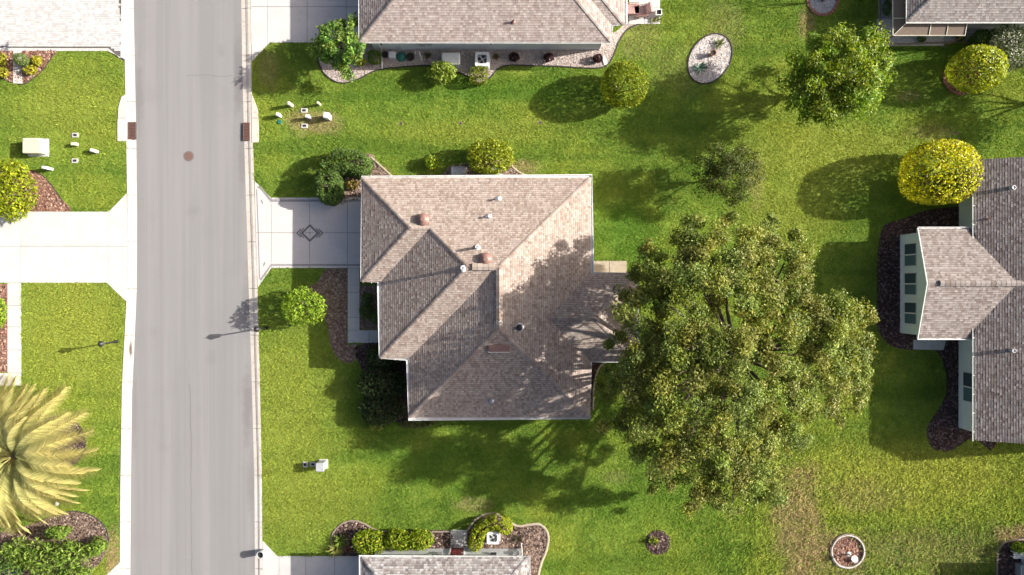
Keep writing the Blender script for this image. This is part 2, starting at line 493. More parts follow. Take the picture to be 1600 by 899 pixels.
def bed_mat(name, a, b, sc=9.0):
    t = NT(name)
    n1 = t.noise(sc, 4, 0.7); n2 = t.noise(1.2, 3)
    c = t.mix(t.ramp(n1, 0.35, 0.65), a, b)
    c = t.mix(t.math('MULTIPLY', t.ramp(n2, 0.45, 0.7), 0.35), c, tuple(x * 0.6 for x in a))
    t.bump(n1, 0.9, 0.05)
    return t.base(c, 0.95, 0.1)
M['mulch'] = bed_mat("mulch_brown", (0.15, 0.10, 0.075), (0.26, 0.195, 0.155))
M['mulch_dark'] = bed_mat("mulch_dark", (0.045, 0.030, 0.028), (0.10, 0.068, 0.06))
M['mulch_red'] = bed_mat("mulch_red", (0.17, 0.085, 0.062), (0.29, 0.17, 0.125))
M['gravel'] = bed_mat("gravel_pinkish", (0.38, 0.31, 0.275), (0.52, 0.455, 0.42), 14)
M['gravel_grey'] = bed_mat("gravel_grey", (0.24, 0.25, 0.27), (0.42, 0.44, 0.47), 14)
M['gravel_white'] = bed_mat("gravel_white", (0.46, 0.41, 0.385), (0.60, 0.555, 0.53), 14)

# ------------------------------------------------------------------ the setting: terrain, road, kerbs, lawns
o = MB().sheet([(-350, -350), (350, -350), (350, 350), (-350, 350)], -0.30).build("terrain", M['turf']); o["kind"] = "structure"
LA = [(-2400, 208), (-60, 208), (0, 208), (100, 210), (200, 212), (330, 213.5), (450, 213), (550, 209), (620, 205.5), (760, 204), (899, 203), (960, 203), (3300, 203)]
LO = [(-2400, 194), (-60, 194), (0, 194), (100, 195), (200, 197), (330, 199), (440, 199), (520, 195), (600, 190.5), (760, 188), (899, 187), (960, 187), (3300, 187)]
RA = [(-2400, 376), (-60, 376), (0, 376.5), (100, 378), (200, 380.5), (300, 383.5), (450, 388), (600, 393), (750, 397), (899, 398), (960, 398), (3300, 398)]
RO = [(-2400, 391), (-60, 391), (0, 391.5), (100, 393), (200, 394.5), (300, 397.5), (440, 402), (600, 406), (750, 409), (899, 410), (960, 410), (3300, 410)]
def edge_u(tab, v): return float(np.interp(v, [a for a, _ in tab], [b for _, b in tab]))
VS = [-2400, -1000] + list(range(-60, 961, 20)) + [2000, 3300]
road = MB().sheet(P2([(edge_u(LA, v) - 2, v) for v in VS] + [(edge_u(RA, v) + 2, v) for v in VS[::-1]]), -0.055).build("road", M['asphalt']); road["kind"] = "structure"
def crack(pts, w=0.022):
    path = P2(pts); path = [(x + random.uniform(-.03, .03), y + random.uniform(-.03, .03)) for x, y in smooth_open(path, 7)]
    MB().sweep(path, [(w / 2, -0.050), (-w / 2, -0.050)]).build("crack", M['crack'], road)
crack([(290, 118), (320, 117), (345, 119), (362, 118)])
crack([(296, 600), (298, 680), (298, 760), (299, 840), (299, 905)], 0.018)
for side, Ta, To in (("west", LA, LO), ("east", RA, RO)):
    sgn = -1 if side == "west" else 1
    k = MB()
    def prof(v):
        a, b = edge_u(Ta, v), edge_u(To, v)
        return [(a + (b - a) * q, z) for q, z in ((0.0, -0.052), (0.42, -0.035), (0.5, -0.012), (0.72, 0.022), (0.98, 0.028), (1.0, -0.05))]
    root = None
    cuts = [-2400, -60] + [-60 + 73 * i for i in range(1, 15)] + [3300]
    for i in range(len(cuts) - 1):
        v0, v1 = cuts[i], cuts[i + 1]
        mb = MB(); g = 0.35
        vv = [v0 + g] + [v for v in range(-60, 961, 20) if v0 + 3 < v < v1 - 3] + [v1 - g]
        vs = []; fs = []
        for v in vv:
            for u, z in prof(v):
                p = W(u, v); vs.append((p.x, p.y, z))
        for r in range(len(vv) - 1):
            for q in range(5):
                f = (r * 6 + q, r * 6 + q + 1, (r + 1) * 6 + q + 1, (r + 1) * 6 + q)
                fs.append(f if sgn < 0 else f[::-1])
        fs.append(tuple(range(6))); fs.append(tuple((len(vv) - 1) * 6 + q for q in range(6))[::-1])
        mb.add(vs, fs)
        m = M['kerb_w'] if (side == "west" or v0 > 690) else M['kerb']
        if root is None:
            root = mb.build("kerb_" + side, m); root["kind"] = "structure"
        else:
            mb.build("kerb_segment", m, root)
lawn_w = MB().sheet(P2([(edge_u(LO, v) - 0.2, v) for v in VS]) + [(-320, -140), (-320, 140)], 0.0).build("lawn_west", M['turf']); lawn_w["kind"] = "structure"
lawn_e = MB().sheet(P2([(edge_u(RO, v) + 0.2, v) for v in VS]) + [(320, -140), (320, 140)], 0.0).build("lawn_east", M['turf']); lawn_e["kind"] = "structure"

NOGRASS = []          # world polygons without turf blades
NOGRASS.append(P2([(edge_u(LO, v) - 1, v) for v in VS] + [(edge_u(RO, v) + 1, v) for v in VS[::-1]]))

def slabs(name, poly_px, xs, ys, mat, top=0.03, gap=0.012, z=0.0):
    """a concrete surface cast in panels with open joints"""
    poly = ccw(P2(poly_px)); NOGRASS.append(poly)
    root = MB().prism(inset(poly, 0.01), z - 0.08, z + 0.008).build(name, M['joint']); root["kind"] = "structure"
    X = [-1e4] + [W(u, 0).x for u in xs] + [1e4]
    Y = [-1e4] + sorted(W(0, v).y for v in ys) + [1e4]
    for i in range(len(X) - 1):
        for j in range(len(Y) - 1):
            p = clip(poly, 1, 0, -X[i] - gap); p = p and clip(p, -1, 0, X[i + 1] - gap)
            p = p and clip(p, 0, 1, -Y[j] - gap); p = p and clip(p, 0, -1, Y[j + 1] - gap)
            if p and abs(area2(p)) > 0.05:
                MB().prism(p, z - 0.06, z + top + random.uniform(-.002, .002), 0.006).build("panel", mat, root)
    return root

drive = slabs("driveway", [(398, 283), (423, 309), (582, 309), (582, 419), (424, 419), (403, 449), (402, 430), (399, 330)], [424, 484, 543], [364], M['conc_paint'])
slabs("driveway", [(392, -220), (600, -220), (600, 66), (421, 67), (394, 96), (392, 40)], [418, 480, 541], [11, -60, -130], M['conc_paint'])
slabs("driveway", [(-260, 331), (170, 331), (197.5, 303), (198.5, 360), (198.5, 470), (196, 470), (167, 442), (-260, 442)], [-104, -36, 32, 100, 169], [385], M['conc_white'])
slabs("driveway", [(410, 845), (433, 869), (600, 869), (600, 1100), (410, 1100)], [436, 478, 523], [930, 1000], M['conc_grey'])
slabs("driveway", [(166, 899), (187, 879), (187, 1100), (60, 1100), (60, 960), (120, 945)], [120], [960], M['conc_white'])
slabs("path", [(12, 442.5), (33, 442.5), (33, 603), (-260, 603), (-260, 583), (12, 583)], [-110, -50], [478, 511, 547, 583], M['conc_white'])
slabs("path", [(543.5, 419.5), (562, 419.5), (562, 516), (610, 516), (610, 536), (543.5, 536)], [577], [457, 496, 516], M['conc_grey'])
slabs("path", [(21.5, 79), (34, 79), (35, 131), (21, 131)], [], [96, 113], M['conc_white'], 0.05)
slabs("patio", [(900, 408), (979, 408), (979, 450), (900, 450)], [952], [], M['edging'], 0.05)
slabs("patio", [(983, -180), (1031, -180), (1031, 38), (983, 38)], [1007], [-30, -95, 12], M['conc_white'], 0.05)
slabs("patio", [(704, 828), (730, 828), (730, 866), (704, 866)], [], [], M['conc_grey'], 0.05)
slabs("patio", [(1426, 531), (1477, 531), (1473, 547), (1426, 546)], [], [], M['conc_grey'], 0.11)
slabs("storm_drain_apron", [(198, 147), (190, 152), (185.5, 168), (184, 192), (184, 221), (198, 221)], [], [185], M['kerb_w'], 0.05)
slabs("storm_drain_apron", [(393, 147), (398, 158), (403, 172), (404.5, 196), (404.5, 223), (394, 223)], [], [185], M['kerb'], 0.05)

# painted border and diamond on the driveway
def stripe(pts, w, mat, z, name="painted_line", closed=False, parent=drive):
    MB().sweep(P2(pts), [(w / 2, z), (-w / 2, z)], closed).build(name, mat, parent)
ZT = 0.038
stripe([(402.5, 293), (407, 293), (423.5, 313.8), (575, 313.8)], 0.12, M['band_grey'], ZT)
stripe([(405, 300), (422.5, 317.2), (575, 317.2)], 0.045, M['band_white'], ZT + 0.001)
stripe([(575, 414.3), (424, 414.3), (407, 438)], 0.12, M['band_grey'], ZT)
stripe([(575, 411), (422.5, 411), (406, 434)], 0.045, M['band_white'], ZT + 0.001)
stripe([(401.5, 296), (404, 360), (406, 436)], 0.06, M['band_grey'], ZT + 0.002)
cx, cy = 484.5, 364.5
def dia(r): return [(cx - r, cy), (cx, cy - r), (cx + r, cy), (cx, cy + r)]
stripe(dia(14.3), 0.07, M['band_white'], ZT, "diamond_outline", True)
stripe(dia(12.2), 0.12, M['band_dark'], ZT + 0.003, "diamond_band", True)
stripe(dia(9.4), 0.06, M['band_white'], ZT, "diamond_outline", True)
MB().sheet(P2([(cx - 1.2, cy), (cx, cy - 1.2), (cx + 1.2, cy), (cx, cy + 1.2)]), ZT).build("diamond_centre", M['band_dark'], drive)
for s in (-1, 1):
    for d_, h_, w_ in ((0, 6, .06), (4.3, 4.8, .075)):
        stripe([(cx + s * (9.5 + d_ + 0), cy - 7.5 + (6 - h_)), (cx + s * (16.5 + d_ - 0.6), cy), (cx + s * (9.5 + d_), cy + 7.5 - (6 - h_))], w_, M['band_dark'], ZT + 0.006, "chevron")
        stripe([(cx + s * (11.6 + d_), cy - 7.8 + (6 - h_)), (cx + s * (18.4 + d_ - 0.6), cy), (cx + s * (11.6 + d_), cy + 7.8 - (6 - h_))], .04, M['band_white'], ZT, "chevron")
for u, v, a in ((409.5, 315.5, 0.4), (413, 413, -0.4)):
    MB().sheet(P2([(u + 1.6 * math.cos(t_) * math.cos(a) - 3.6 * math.sin(t_) * -math.sin(a), v + 3.6 * math.sin(t_)) for t_ in np.linspace(0, 2 * math.pi, 12)[:-1]]), ZT).build("painted_dot", M['band_grey'], drive)
for pts in ([(545.3, 420), (545.3, 534.2), (600, 534.2)], [(560.3, 420), (560.3, 517.6), (600, 517.6)]):
    stripe(pts, 0.045, M['band_white'], 0.040)

# paver driveway
pv = P2([(-260, -260), (194, -260), (195, 97), (168, 80), (86, 80), (-260, 78)]); NOGRASS.append(pv)
pav = MB().prism(pv, -0.08, 0.008).build("paver_driveway", M['joint']); pav["kind"] = "structure"
mb = MB()
pvi = ccw(P2([(-60, -40), (190, -40), (190.5, 88), (170, 75.5), (86, 75.5), (-60, 74)]))
yy = W(0, 90).y; row = 0
while yy < W(0, -40).y:
    xx = W(-60, 0).x + (row % 3) * 0.07
    while xx < W(192, 0).x:
        w_ = random.choice((0.14, 0.21, 0.21, 0.28))
        q = [(xx + .006, yy + .006), (xx + w_ - .006, yy + .006), (xx + w_ - .006, yy + .134), (xx + .006, yy + .134)]
        ok = inside(np.array([a for a, _ in q]), np.array([b for _, b in q]), pvi).all()
        if ok:
            t_ = random.uniform(0.44, 0.62); wm = random.uniform(0.94, 1.0)
            mb.prism(q, 0.0, 0.028 + random.uniform(0, .006), 0.005, (t_, t_ * (wm + .02), t_ * wm))
        xx += w_
    yy += 0.14; row += 1
mb.build("pavers", M['pavers'], pav, kind="stuff")
MB().sweep(P2([(-60, 77), (86, 78), (169, 78), (192.6, 93), (192.6, -45)]), [(0.085, 0.0), (0.085, 0.032), (-0.085, 0.032), (-0.085, 0.0)]).build("border_course", M['conc_white'], pav)

# ------------------------------------------------------------------ planting beds
def chips(poly, n_m2, size, cols, mat, name, root, flat=0.5, z=0.02):
    xs = [p[0] for p in poly]; ys = [p[1] for p in poly]
    n = int((max(xs) - min(xs)) * (max(ys) - min(ys)) * n_m2)
    x = RNG.uniform(min(xs), max(xs), n); y = RNG.uniform(min(ys), max(ys), n)
    k = inside(x, y, poly); x = x[k]; y = y[k]; n = len(x)
    k = (np.abs(x) < 36) & (np.abs(y) < 21); x = x[k]; y = y[k]; n = len(x)
    if n == 0: return
    a = RNG.uniform(0, 2 * np.pi, n); L = size * RNG.uniform(.6, 1.4, n); B = L * RNG.uniform(flat * .6, min(1, flat * 1.6), n)
    tz = RNG.uniform(-.5, .5, (n, 2)) * L[:, None]
    zc = z + RNG.uniform(0.01, 0.035, n)
    ca, sa = np.cos(a), np.sin(a)
    V = np.zeros((n, 5, 3), np.float32)
    for i, (p, q) in enumerate(((-.5, -.5), (.5, -.5), (.5, .5), (-.5, .5))):
        V[:, i, 0] = x + ca * L * p - sa * B * q; V[:, i, 1] = y + sa * L * p + ca * B * q
        V[:, i, 2] = zc + tz[:, 0] * p + tz[:, 1] * q - 0.012
    V[:, 4, 0] = x; V[:, 4, 1] = y; V[:, 4, 2] = zc + 0.25 * B
    b = (np.arange(n) * 5)[:, None]
    F = np.concatenate([b + np.array([[i, (i + 1) % 4, 4]]) for i in range(4)], 0)
    cc = np.array(cols)[RNG.integers(0, len(cols), n)] * RNG.uniform(.75, 1.2, (n, 1))
    np_mesh(name, V.reshape(-1, 3), F, np.repeat(cc, 5, 0), mat, root, kind="stuff")

C_MULCH = [(0.20, 0.135, 0.10), (0.30, 0.23, 0.185), (0.13, 0.085, 0.065), (0.36, 0.29, 0.24)]
C_DARK = [(0.075, 0.047, 0.043), (0.12, 0.075, 0.068), (0.04, 0.027, 0.026), (0.22, 0.16, 0.145)]
C_RED = [(0.26, 0.13, 0.095), (0.34, 0.20, 0.15), (0.17, 0.08, 0.06), (0.40, 0.29, 0.23)]
C_GRAV = [(0.55, 0.47, 0.43), (0.44, 0.35, 0.31), (0.62, 0.56, 0.52), (0.34, 0.26, 0.23)]
C_GREY = [(0.40, 0.42, 0.45), (0.28, 0.30, 0.33), (0.52, 0.53, 0.56)]
C_WHITE = [(0.62, 0.57, 0.54), (0.52, 0.46, 0.42), (0.68, 0.64, 0.62), (0.38, 0.31, 0.28)]
def bed(name, pts, mat, cols, edge=None, smooth=True, ew=0.10, eh=0.07, gravel=False, dens=130, edge_open=None, size=None):
    px = smooth_closed(pts, 6) if smooth else pts
    poly = ccw(P2(px)); NOGRASS.append(poly)
    root = MB().prism(poly, -0.05, 0.02).build(name, mat); root["kind"] = "structure"
    if gravel: chips(inset(poly, .05), dens * 1.5, size or 0.06, cols, M['stone_bits'], "gravel_stones", root, 0.8)
    else: chips(inset(poly, .05), dens, size or 0.11, cols, M['chips'], "bark_chips", root, 0.5)
    if edge:
        path = P2(smooth_open(edge_open, 8)) if edge_open else poly
        MB().sweep(path, [(ew / 2, 0.0), (ew / 2, eh - .015), (ew / 2 - .02, eh), (-ew / 2 + .02, eh), (-ew / 2, eh - .015), (-ew / 2, 0.0)], not edge_open).build("edging", edge, root, smooth=True)
    return root
bed("mulch_bed", [(508, 421), (530, 420), (543, 421), (543, 450), (543, 500), (543, 537), (556, 537), (560, 548), (556, 563), (541, 567), (526, 557), (516, 537), (512, 512), (500, 487), (486, 468), (477, 452), (497, 440)], M['mulch'], C_MULCH)
bed("mulch_bed", [(562.5, 446), (606, 446), (606, 515), (562.5, 515)], M['mulch'], C_MULCH, smooth=False)
bed("mulch_bed", [(558, 541), (640, 541), (640, 652), (605, 654), (580, 642), (566, 612), (566, 580)], M['mulch_dark'], C_DARK)
bed("gravel_bed", [(498, 68), (497, 92), (505, 113), (522, 127), (540, 130), (562, 123), (590, 110), (630, 105), (665, 103), (695, 106), (718, 114), (735, 122), (748, 131), (764, 123), (786, 104), (830, 103), (870, 104), (925, 107), (947, 103), (958, 88), (968, 63), (982, 45), (998, 38.5), (985, 20), (962, 50), (900, 60), (700, 60), (560, 60)], M['gravel'], C_GRAV, M['edging_dark'], gravel=True,
    edge_open=[(498, 68), (497, 92), (505, 113), (522, 127), (540, 130), (562, 123), (590, 110), (630, 105), (665, 103), (695, 106), (718, 114), (735, 122), (748, 131), (764, 123), (786, 104), (830, 103), (870, 104), (925, 107), (947, 103), (958, 88), (968, 63), (982, 45), (998, 38.5)], ew=0.08)
bed("mulch_bed", [(-60, 79), (20, 79), (86, 79), (78, 95), (66, 111), (52, 123), (36, 132), (18, 129), (-5, 121), (-60, 118)], M['mulch_red'], C_RED, M['edging_dark'], edge_open=[(87, 79), (78, 95), (66, 111), (52, 123), (36, 132), (18, 129), (-5, 121), (-60, 118)], ew=.05, eh=.05)
bed("mulch_bed", [(-60, 262), (30, 264), (60, 270), (78, 286), (94, 308), (110, 330), (60, 330.5), (-60, 330.5)], M['mulch_red'], C_RED, M['edging_dark'], edge_open=[(36, 264), (60, 270), (78, 286), (94, 308), (109, 329)], ew=.05, eh=.05)
bed("mulch_bed", [(-60, 850), (20, 828), (60, 815), (95, 802), (122, 799), (148, 808), (166, 826), (171, 848), (160, 875), (135, 905), (100, 960), (-60, 960)], M['mulch'], C_MULCH + C_DARK, M['edging_dark'], edge_open=[(60, 815), (95, 802), (122, 799), (148, 808), (166, 826), (171, 848)], ew=.06, eh=.06)
bed("mulch_bed", [(519, 868), (517, 848), (521, 832), (535, 818), (552, 813.5), (568, 818), (592, 829), (640, 831), (703, 830.5), (703, 868), (600, 872), (540, 869)], M['mulch_dark'], C_DARK + C_MULCH, M['edging_stone'], edge_open=[(522, 868), (517, 848), (521, 832), (535, 818), (552, 813.5), (568, 818), (592, 829), (640, 831), (703, 830.5)])
bed("mulch_bed", [(731, 866), (731, 828), (743, 812), (757, 804.5), (775, 803), (795, 815), (809, 822), (825, 820), (842, 819), (853, 828), (857, 842), (853, 862), (846, 880), (841, 905), (841, 960), (815, 960), (815, 880)], M['mulch'], C_MULCH + C_DARK, M['edging'], edge_open=[(731, 828), (743, 812), (757, 804.5), (775, 803), (795, 815), (809, 822), (825, 820), (842, 819), (853, 828), (857, 842), (853, 862), (846, 880), (841, 905), (841, 960)], ew=.15)
bed("mulch_bed", [(1530, 322), (1500, 323), (1450, 328), (1408, 343), (1382, 352), (1373, 380), (1370, 420), (1370, 470), (1370, 508), (1380, 530), (1398, 543), (1425, 547), (1457, 546), (1470, 560), (1478, 590), (1476, 620), (1462, 645), (1450, 665), (1449, 685), (1456, 700), (1475, 706), (1492, 701), (1520, 684), (1560, 676), (1560, 322)], M['mulch_dark'], C_DARK, dens=150, size=.12)
oval = [(1109 + 42 * math.cos(t_) * math.cos(-1.0) - 31 * math.sin(t_) * math.sin(-1.0), 92 + 42 * math.cos(t_) * math.sin(-1.0) + 31 * math.sin(t_) * math.cos(-1.0)) for t_ in np.linspace(0, 2 * np.pi, 15)[:-1]]
bed("gravel_bed", oval, M['gravel_white'], C_WHITE, M['edging_dark'], gravel=True, ew=.09)
ring = lambda u, v, r, n=14: [(u + r * math.cos(t_), v + r * math.sin(t_)) for t_ in np.linspace(0, 2 * np.pi, n + 1)[:-1]]
ringbed = bed("gravel_bed", ring(1285, 1, 22), M['gravel_grey'], C_GREY, gravel=True)
bed("mulch_bed", ring(1028, 847.5, 19.5), M['mulch_dark'], C_DARK)
pinkbed = bed("mulch_bed", ring(1323.5, 861, 24), M['mulch_red'], C_RED)
bed("gravel_bed", [(1373, -60), (1374, 20), (1378, 48), (1388, 66), (1400, 69.5), (1450, 68), (1500, 66), (1528, 65), (1545, 50), (1560, 30), (1500, -20), (1440, -60)], M['gravel_grey'], C_GREY, M['edging_stone'], gravel=True, edge_open=[(1373, -60), (1374, 20), (1378, 48), (1388, 66), (1400, 69.5), (1450, 68), (1500, 66), (1532, 65)], ew=.13)
bed("mulch_bed", [(575, 240), (592, 255), (604, 268), (615, 285), (540, 320), (500, 312), (505, 280), (530, 262)], M['mulch'], C_MULCH, M['edging'], edge_open=[(580, 246), (592, 257), (604, 268), (617, 280)], ew=.12)
bed("mulch_bed", [(700, 262), (735, 255), (790, 248), (800, 258), (812, 268), (830, 280), (830, 290), (700, 290)], M['mulch'], C_MULCH, M['edging'], edge_open=[(797, 256), (804, 264), (814, 271), (830, 278)], ew=.12)
bed("mulch_bed", [(1556, 960), (1557, 870), (1562, 854), (1578, 844), (1640, 841), (1640, 960)], M['mulch_dark'], C_DARK, M['edging_stone'], edge_open=[(1557, 960), (1557.5, 870), (1563, 854), (1578, 845), (1640, 842)], ew=.14)
stonebed = bed("mulch_bed", ring(1501, 120, 26), M['mulch_red'], C_RED)
bed("mulch_bed", [(920, 560), (940, 566), (933, 582), (927, 605), (924, 640), (905, 640), (905, 560)], M['mulch_dark'], C_DARK, M['edging'], edge_open=[(946, 567), (938, 572), (932, 584), (928, 604), (926.5, 640)], ew=.11)
bed("mulch_bed", [(-60, 442), (12, 444), (12, 582), (-60, 582)], M['mulch_red'], C_RED, smooth=False)
bed("mulch_bed", ring(92, 692, 42), M['mulch_dark'], C_DARK, M['edging_dark'], ew=.05, eh=.05)

# ring walls of single blocks
def block_ring(root, u, v, r, n, mat, z=0.10, w=0.16, name="edging_block", a0=0, a1=2 * math.pi):
    c0 = W(u, v); r = r / PX
    for i in range(n):
        t0 = a0 + (a1 - a0) * i / n + .012; t1 = a0 + (a1 - a0) * (i + 1) / n - .012
        ro = r + random.uniform(-.01, .015)
        p = [(c0.x + ro * math.cos(q), c0.y + ro * math.sin(q)) for q in np.linspace(t0, t1, 4)] + [(c0.x + (ro - w) * math.cos(q), c0.y + (ro - w) * math.sin(q)) for q in np.linspace(t1, t0, 4)]
        MB().prism(p, -0.02, z + random.uniform(-.012, .012), 0.012).build(name, mat, root)
block_ring(ringbed, 1285, 1, 25, 26, M['brick_red'], .09, .18, "edging_brick")
block_ring(pinkbed, 1323.5, 861, 27.5, 16, M['edging_stone'], .14, .17)
block_ring(pinkbed, 1323.5, 861, 26.0, 11, M['conc_white'], .17, .07)
block_ring(stonebed, 1501, 120, 29, 24, M['brick_red'], .10, .2, "edging_brick")

# ------------------------------------------------------------------ houses
def gutter_mesh(path, closed, z0, w=0.12, h=0.11):
    """white open channel outside the fascia with a hanger strap every metre"""
    mb = MB(); n = len(path)
    mb.sweep(path, [(0.0, z0 - h), (-w * .8, z0 - h), (-w, z0 - .02), (-w, z0), (-w + .03, z0), (-w + .03, z0 - .02), (-w * .8 + .02, z0 - h + .01), (0.0, z0 - h + .01)], closed)
    for i in range(n if closed else n - 1):
        a = Vector(path[i]); b = Vector(path[(i + 1) % n]); d = b - a; L = d.length
        if L < 0.5: continue
        d.normalize(); nn = Vector((-d.y, d.x))
        k = max(1, int(L / 1.15))
        for j in range(k):
            c_ = a + d * (L * (j + .5) / k)
            q = [c_ - d * .02, c_ + d * .02, c_ + d * .02 - nn * w * .9, c_ - d * .02 - nn * w * .9]
            mb.prism([(p.x, p.y) for p in q], z0 - .012, z0 - .004)
    return mb

def roof_regions(hips):
    """for every hip (domain rectangle + sloping sides) the plan polygons where each of its slopes is the roof surface"""
    res = []
    def planes(h):
        p, z = h['p'], h['z']
        d = {'W': (p, 0, z - p * h['x0']), 'E': (-p, 0, z + p * h['x1']), 'S': (0, p, z - p * h['y0']), 'N': (0, -p, z + p * h['y1'])}
        return {k: d[k] for k in h['sides']}
    def sub(polys, hp):
        out = []
        for po in polys:
            cur = po
            for (a, b, c) in hp:
                if not cur: break
                o_ = clip(cur, -a, -b, -c)
                if o_ and abs(area2(o_)) > 1e-4: out.append(o_)
                cur = clip(cur, a, b, c)
        return out
    for i, h in enumerate(hips):
        P = planes(h)
        for k, f in P.items():
            polys = [[(h['x0'], h['y0']), (h['x1'], h['y0']), (h['x1'], h['y1']), (h['x0'], h['y1'])]]
            for k2, g in P.items():
                if k2 != k: polys = [q for q in (clip(po, g[0] - f[0], g[1] - f[1], g[2] - f[2]) for po in polys) if q]
            for j, h2 in enumerate(hips):
                if j == i: continue
                hp = [(1, 0, -h2['x0']), (-1, 0, h2['x1']), (0, 1, -h2['y0']), (0, -1, h2['y1'])]
                for g in planes(h2).values():
                    a, b, c = g[0] - f[0], g[1] - f[1], g[2] - f[2]
                    if abs(a) < 1e-9 and abs(b) < 1e-9:
                        c = 1.0 if (c > 1e-6 or (abs(c) <= 1e-6 and j > i)) else -1.0
                    hp.append((a, b, c))
                polys = sub(polys, hp)
            res += [(po, k, f, h) for po in polys if abs(area2(po)) > 1e-3]
    return res

def shingle_roof(root, hips, cols, exposure=0.143, tab=(0.10, 0.19), deck_mat=None, cap_lines=(), thick=(0.0045, 0.011), view=(37, 21.5), capcol=None):
    regs = roof_regions(hips)
    deck = MB(); sh = MB()
    rr = random.Random(5)
    UP = {'W': (1, 0), 'E': (-1, 0), 'S': (0, 1), 'N': (0, -1)}
    tabs = {}
    for po, k, f, h in regs:
        zf = lambda x, y: f[0] * x + f[1] * y + f[2]
        po = ccw(po)
        deck.add([(x, y, zf(x, y)) for x, y in po], [tuple(range(len(po)))])
        ux, uy = UP[k]; ex, ey = -uy, ux
        p = h['p']; step = exposure / math.sqrt(1 + p * p)
        nz = 1 / math.sqrt(1 + p * p); nx, ny = -f[0] * nz, -f[1] * nz
        vs = [x * ux + y * uy for x, y in po]; es = [x * ex + y * ey for x, y in po]
        i0 = math.floor(min(vs) / step); i1 = math.ceil(max(vs) / step)
        for r in range(i0, i1):
            v0, v1 = r * step, (r + 1) * step
            row = clip(po, ux, uy, -v0); row = row and clip(row, -ux, -uy, v1)
            if not row: continue
            e0 = min(x * ex + y * ey for x, y in row); e1 = max(x * ex + y * ey for x, y in row)
            key = (k, h['p'], r)
            if key not in tabs:
                R2 = random.Random((r * 7919 + ord(k)) & 0xffff)
                lst = []; e = -40 + R2.uniform(0, .3)
                while e < 45:
                    w = R2.uniform(*tab)
                    lst.append((e, e + w, R2.random(), R2.random(), R2.random())); e += w
                tabs[key] = lst
            for ta, tb, q1, q2, q3 in tabs[key]:
                if tb <= e0 or ta >= e1: continue
                cx_ = ta * ex + v0 * ux; cy_ = ta * ey + v0 * uy
                if abs(cx_) > view[0] or abs(cy_) > view[1]: continue
                t_ = clip(row, ex, ey, -ta - .003); t_ = t_ and clip(t_, -ex, -ey, tb - .003)
                if not t_ or abs(area2(t_)) < 2e-4: continue
                th = thick[0] + (thick[1] - thick[0]) * (q2 > .5) * q3 + (thick[1] - thick[0]) * .3 * q3
                ci = cols[int(q1 * len(cols)) % len(cols)]
                s_ = 0.90 + 0.20 * q3
                c_ = tuple(a * s_ for a in ci)
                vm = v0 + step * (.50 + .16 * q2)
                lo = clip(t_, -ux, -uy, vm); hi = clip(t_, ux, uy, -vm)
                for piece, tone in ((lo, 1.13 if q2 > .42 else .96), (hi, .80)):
                    if not piece or abs(area2(piece)) < 1e-4: continue
                    n = len(piece)
                    top = []
                    for x, y in piece:
                        f_ = 1 - (x * ux + y * uy - v0) / step
                        d_ = 0.003 + th * max(0, min(1, f_))
                        top.append((x + nx * d_, y + ny * d_, zf(x, y) + nz * d_))
                    fs = [tuple(range(n))]; bot = []
                    if piece is lo:
                        bot = [(x, y, zf(x, y) - .002) for x, y in piece]
                        for i in range(n):
                            j = (i + 1) % n
                            if abs(piece[i][0] * ux + piece[i][1] * uy - vm) < 1e-6 and abs(piece[j][0] * ux + piece[j][1] * uy - vm) < 1e-6: continue
                            fs.append((j, i, n + i, n + j))
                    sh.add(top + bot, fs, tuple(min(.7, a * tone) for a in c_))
    deck_o = deck.build("roof", deck_mat or M['dark'], root)
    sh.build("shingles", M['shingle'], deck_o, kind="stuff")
    # cap shingles along hips and ridges
    for a, b in cap_lines:
        a = Vector(a); b = Vector(b); d = b - a; L = d.length; d.normalize()
        side = Vector((-d.y, d.x, 0)).normalized()
        up = Vector((0, 0, 1))
        mb = MB(); n = max(1, int(L / .2)); stp = L / n
        slope = 0.22 if abs(d.z) > .02 else 0.34
        for i in range(n):
            p0 = a + d * (stp * i); p1 = a + d * (stp * (i + 1) + .02)
            c_ = rr.choice(capcol or cols); s_ = rr.uniform(.85, 1.15); c_ = tuple(q * s_ for q in c_)
            vs = []
            for p_, lift in ((p0, .040), (p1, .030)):
                for o_ in (-.105, 0, .105):
                    vs.append(p_ + side * o_ + up * (lift - abs(o_) * slope))
            vs += [v - up * .03 for v in vs]
            mb.add(vs, [(0, 1, 4, 3), (1, 2, 5, 4), (0, 3, 9, 6), (5, 2, 8, 11), (1, 0, 6, 7), (2, 1, 7, 8), (3, 4, 10, 9), (4, 5, 11, 10)], c_)
        mb.build("ridge_cap", M['shingle'], deck_o)
    return deck_o

def rect_px(u0, v0, u1, v1, z, ins=0.10):
    a = W(u0, v1, z); b = W(u1, v0, z)
    return dict(x0=a.x + ins, y0=a.y + ins, x1=b.x - ins, y1=b.y - ins)

def house_body(root, outline, ze, overhang, wall_mat, gutter=True, wall=None, closed_gutter=True, gpath=None):
    out = ccw(outline)
    eave = inset(out, 0.12)
    wl = ccw(wall) if wall else inset(out, overhang)
    NOGRASS.append(wl)
    MB().prism(wl, -0.05, ze - 0.16).build("wall", wall_mat, root)
    MB().sheet(inset(out, 0.13), ze - 0.17).build("soffit", M['white'], root)
    fas = MB().sweep(eave, [(0.0, ze - .19), (-0.02, ze - .19), (-0.02, ze + .0), (0.0, ze + .0)], True)
    fas.build("fascia", M['white'], root)
    if gutter:
        gutter_mesh(gpath or eave, gpath is None, ze - .012).build("gutter", M['white'], root)
    return wl

